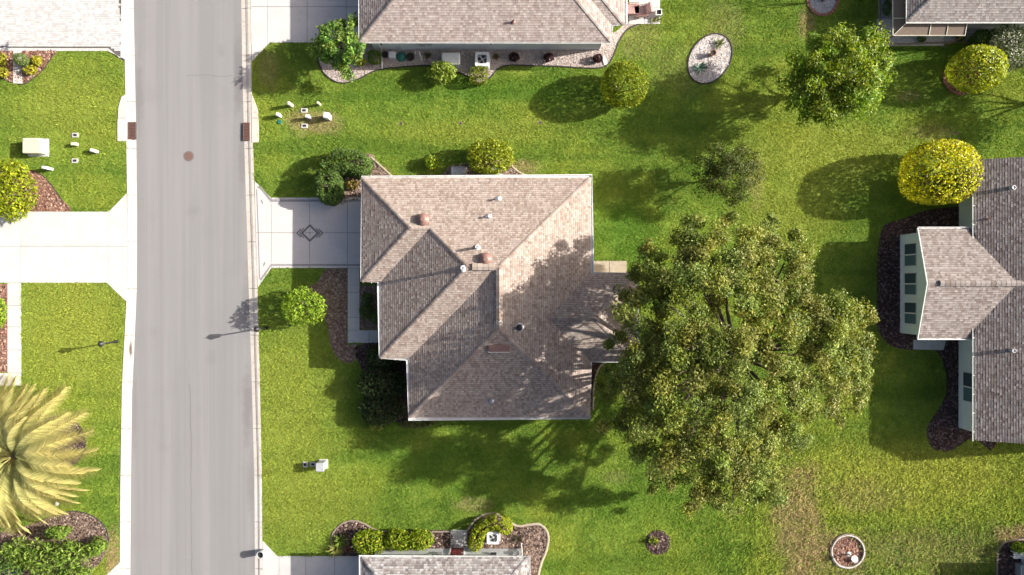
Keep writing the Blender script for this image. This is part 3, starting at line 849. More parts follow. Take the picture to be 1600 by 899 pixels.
def pipe(root, u, v, zb, h, r, mat, name="vent_pipe", cap=None, top=True):
    """a vent standing on the roof; (u, v) is where its top shows"""
    p = W(u, v, zb + h)
    MB().lathe(p.x, p.y, [(r * 2.2, zb - .12), (r * 2.0, zb + .06), (r * 1.05, zb + .10), (r, zb + .12), (r, zb + h), (r * .8, zb + h), (r * .8, zb + h - .06)], 14).build(name, mat, root, smooth=True)
    if cap:
        MB().lathe(p.x, p.y, [(r * 1.5, zb + h + .04), (r * 1.5, zb + h + .08), (r * .4, zb + h + .14)], 14).build("vent_cap", cap, root, smooth=True)
    return p

ZE = 2.75; PI_ = 0.4167
def hip(u0, v0, u1, v1, sides, p=PI_, z=ZE, ins=.10): 
    d = rect_px(u0, v0, u1, v1, ZE, ins); d.update(sides=sides, p=p, z=z); return d

# --- the main house
main = thing("bungalow", "tan shingled hip roof bungalow with diamond painted driveway and tall oak behind it", "house", W(760, 465))
outl = P2([(563, 275), (926, 275), (926, 425), (997, 425), (997, 567), (924.5, 567), (924.5, 655), (637, 655), (637, 564), (592, 562), (592, 443), (563, 443)], ZE)
house_body(main, outl, ZE, .5, M['wall_cream'])
hA = hip(563, 275, 781, 443, 'WNS'); hB = hip(592, 275, 781, 562.5, 'WNS'); hC = hip(637, 275, 925.5, 655, 'WNES'); hD = hip(781, 425, 997, 567, 'NES')
for h_ in (hB, hC): h_['y1'] = hA['y1']
def ridge_pts(h):
    w = (h['x1'] - h['x0']) / 2; d = (h['y1'] - h['y0']) / 2
    return w, d
COL_TAN = [(0.402, 0.336, 0.288), (0.435, 0.367, 0.319), (0.385, 0.315, 0.268), (0.314, 0.242, 0.201), (0.418, 0.352, 0.304), (0.341, 0.268, 0.227)]
zr = lambda h, d: h['z'] + h['p'] * d
dA = (hA['y1'] - hA['y0']) / 2; dB = (hB['y1'] - hB['y0']) / 2; wC = (hC['x1'] - hC['x0']) / 2; dD = (hD['y1'] - hD['y0']) / 2
xC = hC['x0'] + wC; yA = hA['y0'] + dA; yB = hB['y0'] + dB; yD = hD['y0'] + dD
caps = [((hA['x0'], hA['y1'], ZE), (hA['x0'] + dA, yA, zr(hA, dA))), ((hA['x0'], hA['y0'], ZE), (hA['x0'] + dA, yA, zr(hA, dA))),
        ((hA['x0'] + dA, yA, zr(hA, dA)), (hB['x0'] + dA, yA, zr(hA, dA))),
        ((hB['x0'] + dA, yA, zr(hA, dA)), (hB['x0'] + dB, yB, zr(hB, dB))), ((hB['x0'], hB['y0'], ZE), (hB['x0'] + dB, yB, zr(hB, dB))),
        ((hB['x0'] + dB, yB, zr(hB, dB)), (hC['x0'] + dB, yB, zr(hB, dB))), ((hC['x0'] + dB, yB, zr(hB, dB)), (xC, hC['y1'] - wC, zr(hC, wC))),
        ((hC['x1'], hC['y1'], ZE), (xC, hC['y1'] - wC, zr(hC, wC))), ((hC['x0'], hC['y0'], ZE), (xC, hC['y0'] + wC, zr(hC, wC))), ((hC['x1'], hC['y0'], ZE), (xC, hC['y0'] + wC, zr(hC, wC))),
        ((hD['x1'], hD['y1'], ZE), (hD['x1'] - dD, yD, zr(hD, dD))), ((hD['x1'], hD['y0'], ZE), (hD['x1'] - dD, yD, zr(hD, dD))), ((hD['x1'] - dD, yD, zr(hD, dD)), (hC['x1'] - dD, yD, zr(hD, dD)))]
shingle_roof(main, [hA, hB, hC, hD], COL_TAN, cap_lines=caps)
# ridge vents: a long shingled one, a short one, a brown box
def ridge_vent(root, a, b, w, h, cols, mat=None, name="ridge_vent"):
    a = Vector(a); b = Vector(b); d = (b - a).normalized(); s = Vector((-d.y, d.x, 0)); mb = MB(); n = max(1, int((b - a).length / .3))
    for i in range(n):
        p0 = a + (b - a) * (i / n); p1 = a + (b - a) * ((i + 1) / n)
        vs = []
        for p_, l in ((p0, .012), (p1, 0)):
            for o_, z_ in ((-w, -h * .9), (-w, h * .35), (0, h), (w, h * .35), (w, -h * .9)):
                vs.append(p_ + s * o_ + Vector((0, 0, z_ + l)))
        f_ = random.uniform(.85, 1.1); c_ = tuple(q * f_ for q in random.choice(cols)) if cols else None
        mb.add(vs, [(0, 1, 6, 5), (1, 2, 7, 6), (2, 3, 8, 7), (3, 4, 9, 8), (0, 4, 3, 2, 1), (5, 6, 7, 8, 9)], c_)
    return mb.build(name, mat or M['shingle'], root)
zC = zr(hC, wC)
ridge_vent(main, (xC, hC['y1'] - wC - .15, zC), (xC, hC['y0'] + wC + .2, zC), .2, .13, COL_TAN)
p0 = W(738, 418, 5.1); p1 = W(772, 418, 5.1)
ridge_vent(main, (p0.x, yB, zr(hB, dB) + .02), (p1.x, yB, zr(hB, dB) + .02), .2, .13, COL_TAN)
def on_slope(h, side, x, y):
    d = {'W': x - h['x0'], 'E': h['x1'] - x, 'S': y - h['y0'], 'N': h['y1'] - y}[side]
    return h['z'] + h['p'] * d
# brown box vent on the southern slope
pa = W(763.5, 540, 4.9); pb = W(796, 550.5, 4.9)
za = on_slope(hC, 'S', 0, pa.y); zb_ = on_slope(hC, 'S', 0, pb.y)
MB().add([(pa.x, pb.y, zb_ - .05), (pb.x, pb.y, zb_ - .05), (pb.x, pa.y, za - .05), (pa.x, pa.y, za - .05), (pa.x, pb.y, zb_ + .24), (pb.x, pb.y, zb_ + .24), (pb.x, pa.y, za + .16), (pa.x, pa.y, za + .16)],
         [(4, 5, 6, 7), (0, 1, 5, 4), (1, 2, 6, 5), (2, 3, 7, 6), (3, 0, 4, 7)]).build("box_vent", M['brown_vent'], main)
MB().box((pa.x - .02, pb.y - .05, zb_ + .17), (pb.x + .02, pb.y + .0, zb_ + .20)).build("vent_flashing", M['white'], main)
for u, v, zz in ((659, 342, 4.3), (758.5, 405, 5.0)):
    p = W(u, v, zz + .3); zb = on_slope(hC, 'N', p.x, p.y)
    MB().lathe(p.x, p.y, [(.42, zb - .25), (.40, zb + .02), (.20, zb + .04), (.20, zb + .12), (.36, zb + .13), (.38, zb + .19), (.26, zb + .30), (.14, zb + .36), (.13, zb + .40), (.02, zb + .41)], 24).build("roof_vent_dome", M['brown_vent'], main, smooth=True)
for u, v, h_, r_, side, hh, mt in ((745, 386, .75, .085, 'N', hB, 'white'), (722.5, 419, 1.15, .10, 'W', hB, 'white'), (768, 628, .25, .07, 'S', hC, 'silver'), (811.5, 512, .45, .13, 'E', hC, 'grey_metal')):
    p = W(u, v, 4.6 + h_); zb = on_slope(hh, side, p.x, p.y)
    pipe(main, u, v, zb, h_, r_, M[mt], cap=M['black'] if mt == 'grey_metal' else None)
for u, v in ((777, 310), (762, 339)):
    p = W(u, v, 3.7); zb = on_slope(hC, 'N', p.x, p.y)
    MB().tube([(p.x + .12, p.y + .02, zb - .1), (p.x + .12, p.y + .02, zb + .18), (p.x + .02, p.y, zb + .28), (p.x - .12, p.y - .02, zb + .24)], .075, 10).build("vent_pipe", M['silver'], main, smooth=True)
    MB().lathe(p.x + .12, p.y + .02, [(.17, zb - .1), (.16, zb + .06), (.08, zb + .09)], 12).build("pipe_flashing", M['grey_metal'], main, smooth=True)

# --- the house across the side lawn (top of the photograph)
COL_PINK = [(0.39, 0.335, 0.305), (0.42, 0.36, 0.33), (0.45, 0.395, 0.36), (0.33, 0.265, 0.24), (0.40, 0.345, 0.315), (0.35, 0.285, 0.26)]
h2 = thing("bungalow", "pinkish shingled bungalow with white gutter, beside the pale gravel strip and air conditioner", "house", W(770, 60))
outl = P2([(560, 68), (958, 68), (958, 41), (977.5, 41), (977.5, -420), (560, -420)], ZE)
house_body(h2, outl, ZE, .5, M['wall_white'])
g1 = hip(560, -420, 958, 68, 'WNES'); g2 = hip(560, -420, 977.5, 41, 'WNES')
for k in ('x0', 'y1'): g2[k] = g1[k]
wG = (g1['x1'] - g1['x0']) / 2
cl = lambda h, sx, L: ((h['x0'] if sx < 0 else h['x1'], h['y0'], ZE), ((h['x0'] if sx < 0 else h['x1']) - sx * L, h['y0'] + L, ZE + PI_ * L))
shingle_roof(h2, [g1, g2], COL_PINK, tab=(.10, .22), cap_lines=[cl(g1, -1, 6), cl(g1, 1, 6), cl(g2, 1, 4)])
pipe(h2, 802, 32, on_slope(g1, 'S', 0, W(802, 32, 3.7).y), .3, .06, M['brown_vent'])
dsx = W(593, 70).x
ds = MB(); a_ = W(587, 68, ZE); b_ = W(597, 74); c_ = W(597, 106)
ds.tube([(a_.x, a_.y + .05, ZE - .1), (b_.x - .1, W(0, 77).y - .06, ZE - .5), (b_.x, W(0, 77).y - .06, .15), (b_.x, c_.y + .3, .06), (c_.x, c_.y - .1, .05)], .05, 8).build("downspout", M['white'], h2)
def wall_bits(root, u, v_wall, items):
    for uu, z, w, hh, mt in items:
        p = W(uu, v_wall)
        MB().box((p.x - w / 2, p.y - .12, z), (p.x + w / 2, p.y - .005, z + hh)).build("meter_box", M[mt], root)
wall_bits(h2, 0, 77.5, [(663, .9, .35, .55, 'grey_metal'), (675, 1.1, .3, .4, 'grey_metal'), (671, 1.7, .12, .4, 'silver'), (625, .5, .3, .25, 'grey_metal'), (601, 1.2, .10, .12, 'black'), (768, 1.3, .10, .12, 'black')])
p = W(650, 77.5); MB().tube([(p.x, p.y - .05, .2), (p.x + 2.2, p.y - .05, .2)], .03, 6).build("conduit", M['grey_metal'], h2)

# --- the house at the end of the back lawn (edge of the photograph)
COL_GREY = [(0.21, 0.18, 0.165), (0.245, 0.215, 0.20), (0.28, 0.25, 0.235), (0.16, 0.13, 0.12), (0.22, 0.19, 0.175)]
COL_GREY_W = [(0.28, 0.24, 0.22), (0.32, 0.28, 0.26), (0.35, 0.31, 0.29), (0.23, 0.185, 0.165)]
h3 = thing("bungalow", "grey brown shingled house with mint walls and a gabled sunroom of three windows", "house", W(1560, 450))
ZW = 2.55
body = P2([(1523, 248), (1960, 248), (1960, 690), (1523, 690)], ZE)
wbody = P2([(1498, 268), (1930, 268), (1930, 668), (1497, 668)])
house_body(h3, body, ZE, .5, M['wall_mint'], wall=wbody, gpath=[tuple(W(1523, 248, ZE)[:2]), tuple(W(1523, 690, ZE)[:2])][::1])
b1 = hip(1523, 248, 1960, 690, 'WE', p=.40, ins=.06)
pw = .30
b2 = rect_px(1433, 356, 1760, 530, ZW, .06); b2.update(sides='NS', p=pw, z=ZW)
yW = (b2['y0'] + b2['y1']) / 2; zW = ZW + pw * (b2['y1'] - b2['y0']) / 2
shingle_roof(h3, [b1, b2], COL_GREY_W, tab=(.12, .24), cap_lines=[])
# sunroom wall with its gable, windows, rake boards, gutters
wy0, wy1 = W(0, 519).y, W(0, 369).y
xw = W(1407, 0).x
xg = xw
MB().prism([(xw, wy0), (xw + 6, wy0), (xw + 6, wy1), (xw, wy1)], -.05, ZW - .1).build("sunroom_wall", M['wall_mint'], h3)
NOGRASS.append([(xw, wy0), (xw + 6, wy0), (xw + 6, wy1), (xw, wy1)])
ze_g = lambda y: ZW - .05 + pw * min(y - b2['y0'], b2['y1'] - y)
gb = [(wy0, ze_g(wy0)), (wy0, ZW - .1), (wy1, ZW - .1), (wy1, ze_g(wy1)), (yW, zW - .05)]
MB().add([(xw, y, z) for y, z in gb] + [(xw + .1, y, z) for y, z in gb], [(0, 1, 2, 3, 4)[::-1], (5, 6, 7, 8, 9)]).build("gable", M['wall_mint'], h3)
for ya, yb in ((b2['y0'], yW), (b2['y1'], yW)):
    x_ = b2['x0'] - .005
    vs = []
    for y_, z_ in ((ya, ZW), (yb, zW)):
        vs += [(x_ - .03, y_, z_ - .14), (x_ + .02, y_, z_ - .14), (x_ + .02, y_, z_ + .015), (x_ - .03, y_, z_ + .015)]
    MB().add(vs, [(0, 1, 5, 4), (1, 2, 6, 5), (2, 3, 7, 6), (3, 0, 4, 7), (0, 3, 2, 1), (4, 5, 6, 7)]).build("rake_board", M['wall_mint'], h3)
for yy_, s in ((b2['y0'], -1), (b2['y1'], 1)):
    x1 = W(1523, 0, ZE).x
    gp = [(b2['x0'], yy_), (x1, yy_)] if s > 0 else [(x1, yy_), (b2['x0'], yy_)]
    gutter_mesh(gp[::-1][::-1] if s < 0 else gp, False, ZW - .01) if False else None
    mbg = MB()
    o1, o2 = (yy_ + s * .0, yy_ + s * .11)
    mbg.box((b2['x0'], min(o1, o2), ZW - .11), (x1 - .02, max(o1, o2), ZW - .095))
    mbg.box((b2['x0'], min(o2, o2 - s * .035), ZW - .11), (x1 - .02, max(o2, o2 - s * .035), ZW))
    for q in np.arange(b2['x0'] + .3, x1 - .2, 1.1): mbg.box((q, min(o1, o2), ZW - .012), (q + .04, max(o1, o2), ZW - .004))
    mbg.build("gutter", M['white'], h3)
MB().box((xw + .02, wy0, ZW - .13), (xw + 5.8, b2['y0'] + .0, ZW - .11)).build("soffit", M['white'], h3)
MB().box((xw + .02, wy1, ZW - .13), (xw + 5.8, b2['y1'], ZW - .11)).build("soffit", M['white'], h3)
for v in (369, 519): 
    y_ = W(0, v).y
    MB().box((xw - .03, y_ - .06, 0), (xw + .05, y_ + .06, ZW - .1)).build("corner_board", M['wall_mint'], h3)
MB().box((xw - .05, wy0 - .03, -.02), (xw + .0, wy1 + .03, .12)).build("base_trim", M['wall_mint'], h3)
def wall_window(root, x, ya, yb, z0, z1, n=2):
    wroot = MB()
    fr = .05
    wroot.box((x - .05, ya, z0), (x + .01, yb, z0 + fr)); wroot.box((x - .05, ya, z1 - fr), (x + .01, yb, z1))
    wroot.box((x - .05, ya, z0 + fr), (x + .01, ya + fr, z1 - fr)); wroot.box((x - .05, yb - fr, z0 + fr), (x + .01, yb, z1 - fr))
    ym = (ya + yb) / 2
    wroot.box((x - .045, ym - .04, z0 + fr), (x + .01, ym + .04, z1 - fr))
    w_ = wroot.build("window", M['white'], root)
    MB().box((x - .025, ya + fr, z0 + fr), (x - .012, ym - .04, z1 - fr)).build("pane", M['glass'], w_)
    MB().box((x - .028, ym + .04, z0 + fr), (x - .015, yb - fr, z1 - fr)).build("pane", M['glass_dark'], w_)
for va, vb in ((416.5, 380), (461.5, 426), (507, 472)):
    k = 1 / 1.026
    wall_window(h3, xw, W(0, CV + (va - CV) * k).y, W(0, CV + (vb - CV) * k).y, .52, 1.95)
k = 1 / 1.026
wall_window(h3, W(1497, 0).x, W(0, CV + (629 - CV) * k).y, W(0, CV + (582 - CV) * k).y, .55, 1.85)
ridge_vent(h3, (W(1468, 0, zW).x, yW, zW + .02), (W(1800, 0, zW).x, yW, zW + .02), .17, .12, COL_GREY_W)
for v in (293, 548.5):
    p = W(1585, v, 4.6); zb = on_slope(b1, 'W', p.x, p.y)
    pipe(h3, 1585, v, zb, .55, .12, M['silver'])
p = W(1546, 342, 3.4); pipe(h3, 1546, 342, on_slope(b1, 'W', p.x, p.y), .3, .05, M['brown_vent'])

# --- the house with the screened porch (upper corner)
h4 = thing("bungalow", "grey shingled house with brown screened porch walls beside the grey gravel strip", "house", W(1480, 30))
outl = P2([(1416, 36), (1900, 36), (1900, -380), (1416, -380)], ZE)
house_body(h4, outl, ZE, .5, M['wall_white'], wall=P2([(1440, 45), (1880, 45), (1880, -340), (1440, -340)]))
j1 = hip(1416, -380, 1900, 36, 'WNES')
shingle_roof(h4, [j1], [(0.27, 0.245, 0.235), (0.31, 0.285, 0.27), (0.235, 0.205, 0.195), (0.33, 0.305, 0.295)], tab=(.11, .22), cap_lines=[cl(j1, -1, 6)])
zo, zi = 2.2, 2.5
def awning(a, b, c_, d_, name="screen_panel", mat='screen'):
    """thin sloping panel between two points on the outer rail and two under the eave"""
    vs = [Vector(q) for q in (a, b, c_, d_)]; up = Vector((0, 0, .012))
    MB().add([v + up for v in vs] + [v - up for v in vs], [(0, 1, 2, 3), (7, 6, 5, 4), (0, 4, 5, 1), (1, 5, 6, 2), (2, 6, 7, 3), (3, 7, 4, 0)]).build(name, M[mat], h4)
def ribbar(a, b, r=.03): MB().tube([Vector(a) + Vector((0, 0, .03)), Vector(b) + Vector((0, 0, .03))], r, 6).build("screen_rail", M['beige_metal'], h4)
so = [W(u, 56, zo) for u in (1395, 1424, 1451, 1478, 1507)]; si = [W(u, 33, zi) for u in (1419, 1428, 1455, 1482, 1511)]
for k in range(4): awning(so[k], so[k + 1], si[k + 1], si[k])
wo = [W(1394.5, v, zo) for v in (56, 29, -12, -60)]; wi = [W(1420, v, zi) for v in (33, 29, -12, -60)]
for k in range(3): awning(wo[k], wi[k], wi[k + 1], wo[k + 1])
for k in (0, 2, 3, 4): ribbar(so[k], si[k])
for k in (1, 2): ribbar(wo[k], wi[k])
ribbar(so[0], so[4]); ribbar(wo[0], wo[3])
for q in (so[0], so[4], wo[3]): MB().box((q.x - .03, q.y - .03, 0), (q.x + .03, q.y + .03, zo)).build("screen_post", M['brown_vent'], h4)
ps = so[0]; pe = so[4]
MB().box((ps.x + .1, ps.y + .1, -.02), (pe.x, W(0, 30).y, .04)).build("porch_floor", M['conc_grey'], h4)
NOGRASS.append([(ps.x, ps.y), (pe.x, ps.y), (pe.x, 25), (ps.x, 25)])

# --- the house below (bottom edge) with the red door
h5 = thing("bungalow", "mottled grey shingled house with white wall and small red side door", "house", W(700, 880))
outl = P2([(563, 868), (828.5, 868), (828.5, 1330), (563, 1330)], ZE)
house_body(h5, outl, ZE, .55, M['wall_white'])
k1 = hip(563, 868, 828.5, 1330, 'WNES')
COL_MOT = [(0.36, 0.35, 0.34), (0.27, 0.25, 0.245), (0.20, 0.175, 0.17), (0.42, 0.41, 0.40), (0.31, 0.28, 0.265)]
cn = lambda h, sx, L: ((h['x0'] if sx < 0 else h['x1'], h['y1'], ZE), ((h['x0'] if sx < 0 else h['x1']) - sx * L, h['y1'] - L, ZE + PI_ * L))
shingle_roof(h5, [k1], COL_MOT, tab=(.12, .24), cap_lines=[cn(k1, -1, 5.5), cn(k1, 1, 5.5)])
wyn = inset(ccw(outl), .55); yN = max(p[1] for p in wyn)
dx0, dx1 = W(704, 0).x * .985, W(724, 0).x * .985
dr = MB().box((dx0, yN + .004, .05), (dx1, yN + .05, 2.05)).build("door", M['door_red'], h5)
for i in range(2):
    for j in range(3): MB().box((dx0 + .12 + i * .36, yN + .05, .25 + j * .6), (dx0 + .40 + i * .36, yN + .065, .7 + j * .6)).build("door_panel", M['door_red'], dr)
MB().tube([(dx1 - .08, yN + .05, 1.0), (dx1 - .08, yN + .11, 1.0)], .03, 8).build("door_knob", M['silver'], dr)
for a_, b_ in ((dx0 - .09, dx0), (dx1, dx1 + .09)): MB().box((a_, yN + .002, 0), (b_, yN + .07, 2.15)).build("door_frame", M['white'], h5)
for uu, z, w, hh, mt in ((690, .9, .35, .6, 'grey_metal'), (684, 1.2, .25, .4, 'silver'), (697, 1.5, .3, .3, 'grey_metal'), (772, 1.0, .35, .25, 'dark'), (806, .8, .4, .5, 'grey_metal'), (615, 1.9, .5, .08, 'dark'), (655, 1.9, .5, .08, 'dark'), (765, 1.9, .5, .08, 'dark'), (795, 1.9, .5, .08, 'dark')):
    x_ = W(uu, 0).x
    MB().box((x_ - w / 2, yN + .003, z), (x_ + w / 2, yN + .10, z + hh)).build("soffit_vent" if hh < .1 else "meter_box", M[mt], h5)
x_ = max(p[0] for p in wyn) + .05
MB().tube([(x_, yN + .35, ZE - .12), (x_, yN + .1, ZE - .5), (x_, yN + .1, .15), (x_, yN + .35, .06)], .05, 8).build("downspout", M['white'], h5)
p = W(677, 862); MB().tube([(p.x - .5, yN + .06, 1.4), (p.x + .2, yN + .06, 1.2)], .025, 6).build("conduit", M['grey_metal'], h5)

# --- the house beyond the lower corner, seen only by its shadow and by what stands on its terrace
h6 = thing("bungalow", "grey roofed house beyond the lower corner by the dark mulch bed", "house", W(1680, 960))
outl = P2([(1631, 884), (2000, 884), (2000, 1300), (1631, 1300)], ZE)
house_body(h6, outl, ZE, .5, M['wall_white'])
shingle_roof(h6, [hip(1631, 884, 2000, 1300, 'WNES')], COL_GREY_W, view=(40, 26))

# ------------------------------------------------------------------ vegetation helpers
def leaf_tris(P, N, size, aspect, rng, jitter=1.0, fold=0.25):
    """a folded, pointed leaf (two triangles) at every point P facing roughly along N"""
    n = len(P)
    nr = N + rng.normal(0, jitter, (n, 3)); nr /= np.linalg.norm(nr, axis=1)[:, None] + 1e-9
    t = rng.normal(0, 1, (n, 3)); t -= nr * (t * nr).sum(1)[:, None]; t /= np.linalg.norm(t, axis=1)[:, None] + 1e-9
    b = np.cross(nr, t)
    L = (size * rng.uniform(.65, 1.35, n))[:, None]; B = L * aspect
    V = np.empty((n, 4, 3), np.float32)
    V[:, 0] = P - t * L * .5; V[:, 1] = P + b * B * .5 - nr * B * fold + t * L * .05
    V[:, 2] = P + t * L * .5; V[:, 3] = P - b * B * .5 - nr * B * fold + t * L * .05
    k = (np.arange(n) * 4)[:, None]
    F = np.concatenate([k + np.array([[0, 1, 2]]), k + np.array([[0, 2, 3]])], 0)
    return V.reshape(-1, 3), F

def leaf_cols(n, cols, rng, clump=None, var=.32):
    cc = 1.12 * np.array(cols)[rng.integers(0, len(cols), n)] * rng.uniform(1 - var, 1 + var, (n, 1))
    if clump is not None: cc = cc * (clump if clump.ndim == 2 else clump[:, None])
    return np.repeat(cc, 4, 0)

def lumps(rng, n=9):
    d = rng.normal(0, 1, (n, 3)); d /= np.linalg.norm(d, axis=1)[:, None]
    return d, rng.uniform(.5, 1.0, n)

def crown_points(rng, n, rx, ry, rz, power=2.0, rough=.10, shell=.30, low=-.9, boxy=2.0):
    """points through the outer layer of an uneven rounded body (boxy > 2: clipped, squarer)"""
    d = rng.normal(0, 1, (n, 3)); d /= np.linalg.norm(d, axis=1)[:, None]
    d = d[d[:, 2] > low]
    s = 1 / (np.abs(d) ** boxy).sum(1) ** (1 / boxy)
    L, A = lumps(rng, 16)
    bump = (np.maximum(0, d @ L.T - .72) / .28 * A[None, :]).max(1)
    r = s * (1 - rough + rough * 1.6 * bump) * (1 - shell * rng.random(len(d)) ** 1.6)
    out = d * r[:, None] * np.array([rx, ry, rz])
    nrm = d / np.array([rx, ry, rz]); nrm /= np.linalg.norm(nrm, axis=1)[:, None]
    return out, nrm

SEED = [100]
LEAF_N, LEAF_S = 0.50, 1.42
def stems(root, p, zc, r, n=5, mat='bark', th=.035):
    rr = random.Random(SEED[0]); mb = MB()
    for i in range(n):
        a = rr.uniform(0, 6.28); q = rr.uniform(.3, .75) * r
        mb.tube([(p.x + .06 * math.cos(a), p.y + .06 * math.sin(a), -.03), (p.x + q * .4 * math.cos(a), p.y + q * .4 * math.sin(a), zc * .6), (p.x + q * math.cos(a), p.y + q * math.sin(a), zc * 1.15)], [th, th * .8, th * .35], 6)
    mb.build("stems", M[mat], root, smooth=True)

def shrub(name, label, u, v, rx, ry, h, cols, leaf=.10, n=None, aspect=.5, group=None, cat="shrub", boxy=2.0, rough=.12, shell=.3, zmid=None, jitter=.9, mat='leaf', gap=0.0, low=-.85):
    """(u, v): where its middle shows; rx, ry: half size in pixels as it shows; h: height in metres"""
    SEED[0] += 1; rng = np.random.default_rng(SEED[0])
    zc = zmid if zmid is not None else h * .52
    p = W(u, v, zc); k = (HC - zc) / HC / PX
    rx_, ry_, rz = rx * k, ry * k, h - zc
    root = thing(name, label, cat, (p.x, p.y, 0), group)
    if n is None:
        area = math.pi * (rx_ * ry_ + rz * (rx_ + ry_))
        n = int(min(16000, max(150, 3.4 * area / (leaf * leaf * aspect * .6))))
    n = int(n * LEAF_N); leaf = leaf * LEAF_S
    Pt, N = crown_points(rng, n, rx_, ry_, rz, rough=rough, shell=shell, boxy=boxy, low=low)
    Pt = Pt + np.array([p.x, p.y, zc]); ok = Pt[:, 2] > .03; Pt = Pt[ok]; N = N[ok]
    Vv, F = leaf_tris(Pt, N, leaf, aspect, rng, jitter)
    np_mesh("foliage", Vv, F, leaf_cols(len(Pt), cols, rng), M[mat], root, kind="stuff")
    stems(root, p, zc, min(rx_, ry_), 5 if h > .6 else 3, th=.035 if h > .8 else .018)
    return root

def lobed(root, lobes, leaf, aspect, cols, clumps, per, rng, mat='leaf', cr=(.45, .85), spread=.85, jitter=1.0, flat=.75, extra=()):
    """foliage clumps through the upper part of each lobe (u, v, z, radius in px)"""
    PT = []; NN = []; CL = []; tips = []
    for li, (u, v, z, r) in enumerate(list(lobes) + list(extra)):
        c = np.array(W(u, v, z)); R = r * (HC - z) / HC / PX
        m = max(3, int(clumps * (R / 1.8) ** 1.6))
        d = rng.normal(0, 1, (m, 3)); d /= np.linalg.norm(d, axis=1)[:, None]; d[:, 2] = np.where(d[:, 2] < -.35, -d[:, 2], d[:, 2])
        q = c + d * (R * spread * rng.uniform(.45, 1.0, m) ** .6)[:, None] * np.array([1, 1, flat])
        for i in range(m):
            s = rng.uniform(*cr) * min(1.0, .5 + R / 3)
            k = int(per * (s / .65) ** 2 * rng.uniform(.7, 1.3))
            e = rng.normal(0, 1, (k, 3)); e /= np.linalg.norm(e, axis=1)[:, None]
            rad = s * rng.random(k) ** .45
            # sprays reach outwards: stretch along the clump's own direction
            o = e * rad[:, None]; o += d[i] * (np.maximum(0, e @ d[i]) * rad * rng.uniform(.1, .9, k))[:, None]
            o[:, 2] *= .8
            PT.append(q[i] + o); NN.append(e * .6 + d[i] * .4 + np.array([0, 0, .35])); CL.append(np.tile(rng.uniform(.72, 1.25) * np.array([rng.uniform(.85, 1.15), 1.0, rng.uniform(.8, 1.3)]), (k, 1)))
            if li < len(lobes): tips.append((q[i], c))
    PT = np.concatenate(PT); NN = np.concatenate(NN); CL = np.concatenate(CL)
    ok = PT[:, 2] > .15; PT = PT[ok]; NN = NN[ok]; CL = CL[ok]
    V_, F = leaf_tris(PT, NN, leaf, aspect, rng, jitter)
    np_mesh("crown", V_, F, leaf_cols(len(PT), cols, rng, CL), M[mat], root, kind="stuff")
    return tips

def tree_limbs(root, base, fork, tips, r0, rng, bark='bark', every=2):
    """tapered trunk, a limb to every lobe and twigs to the clumps"""
    tr = MB(); b = Vector(base); f = Vector(fork)
    mid = b.lerp(f, .5) + Vector((.1, -.06, 0)) * r0 * 3
    tr.tube([b - Vector((0, 0, .05)), b + Vector((0, 0, .12)), mid, f], [r0 * 1.5, r0 * 1.1, r0 * .92, r0 * .8], 10)
    tr.build("trunk", M[bark], root, smooth=True)
    lobes = {}
    for q, c in tips: lobes.setdefault(tuple(np.round(c, 3)), []).append(q)
    for c, qs in lobes.items():
        c = Vector(c); br = MB()
        m1 = f.lerp(c, .45) + Vector((rng.uniform(-.3, .3), rng.uniform(-.3, .3), rng.uniform(0, .35)))
        br.tube([f - Vector((0, 0, .25)), f.lerp(m1, .5), m1, c], [r0 * .55, r0 * .45, r0 * .32, r0 * .16], 7)
        for i, q in enumerate(qs):
            if i % every: continue
            q = Vector(q); s = m1.lerp(c, rng.uniform(.3, 1.0))
            br.tube([s, s.lerp(q, .5) + Vector((0, 0, rng.uniform(-.1, .1))), q], [r0 * .13, r0 * .09, r0 * .03], 5)
        br.build("branch", M[bark], root, smooth=True)

# foliage colours (leaf reflectance)
OAK = [(0.17, 0.21, 0.042), (0.215, 0.25, 0.05), (0.13, 0.165, 0.034), (0.27, 0.285, 0.075), (0.185, 0.225, 0.045)]
BRIGHT = [(0.169, 0.273, 0.023), (0.221, 0.325, 0.033), (0.13, 0.227, 0.021), (0.273, 0.351, 0.046)]
YELLOW = [(0.525, 0.525, 0.028), (0.42, 0.463, 0.025), (0.63, 0.587, 0.043), (0.332, 0.385, 0.025)]
DEEP = [(0.063, 0.115, 0.025), (0.086, 0.144, 0.032), (0.046, 0.09, 0.021), (0.103, 0.161, 0.046)]
HEDGE = [(0.115, 0.182, 0.054), (0.088, 0.149, 0.041), (0.149, 0.216, 0.074), (0.176, 0.223, 0.068), (0.216, 0.23, 0.081)]
OLIVE = [(0.195, 0.234, 0.029), (0.156, 0.202, 0.023), (0.26, 0.28, 0.039), (0.13, 0.169, 0.023)]
VARIEG = [(0.36, 0.37, 0.28), (0.09, 0.13, 0.05), (0.25, 0.28, 0.17), (0.45, 0.44, 0.36), (0.07, 0.10, 0.04)]
PURPLE = [(0.055, 0.022, 0.028), (0.085, 0.035, 0.04), (0.035, 0.018, 0.02)]

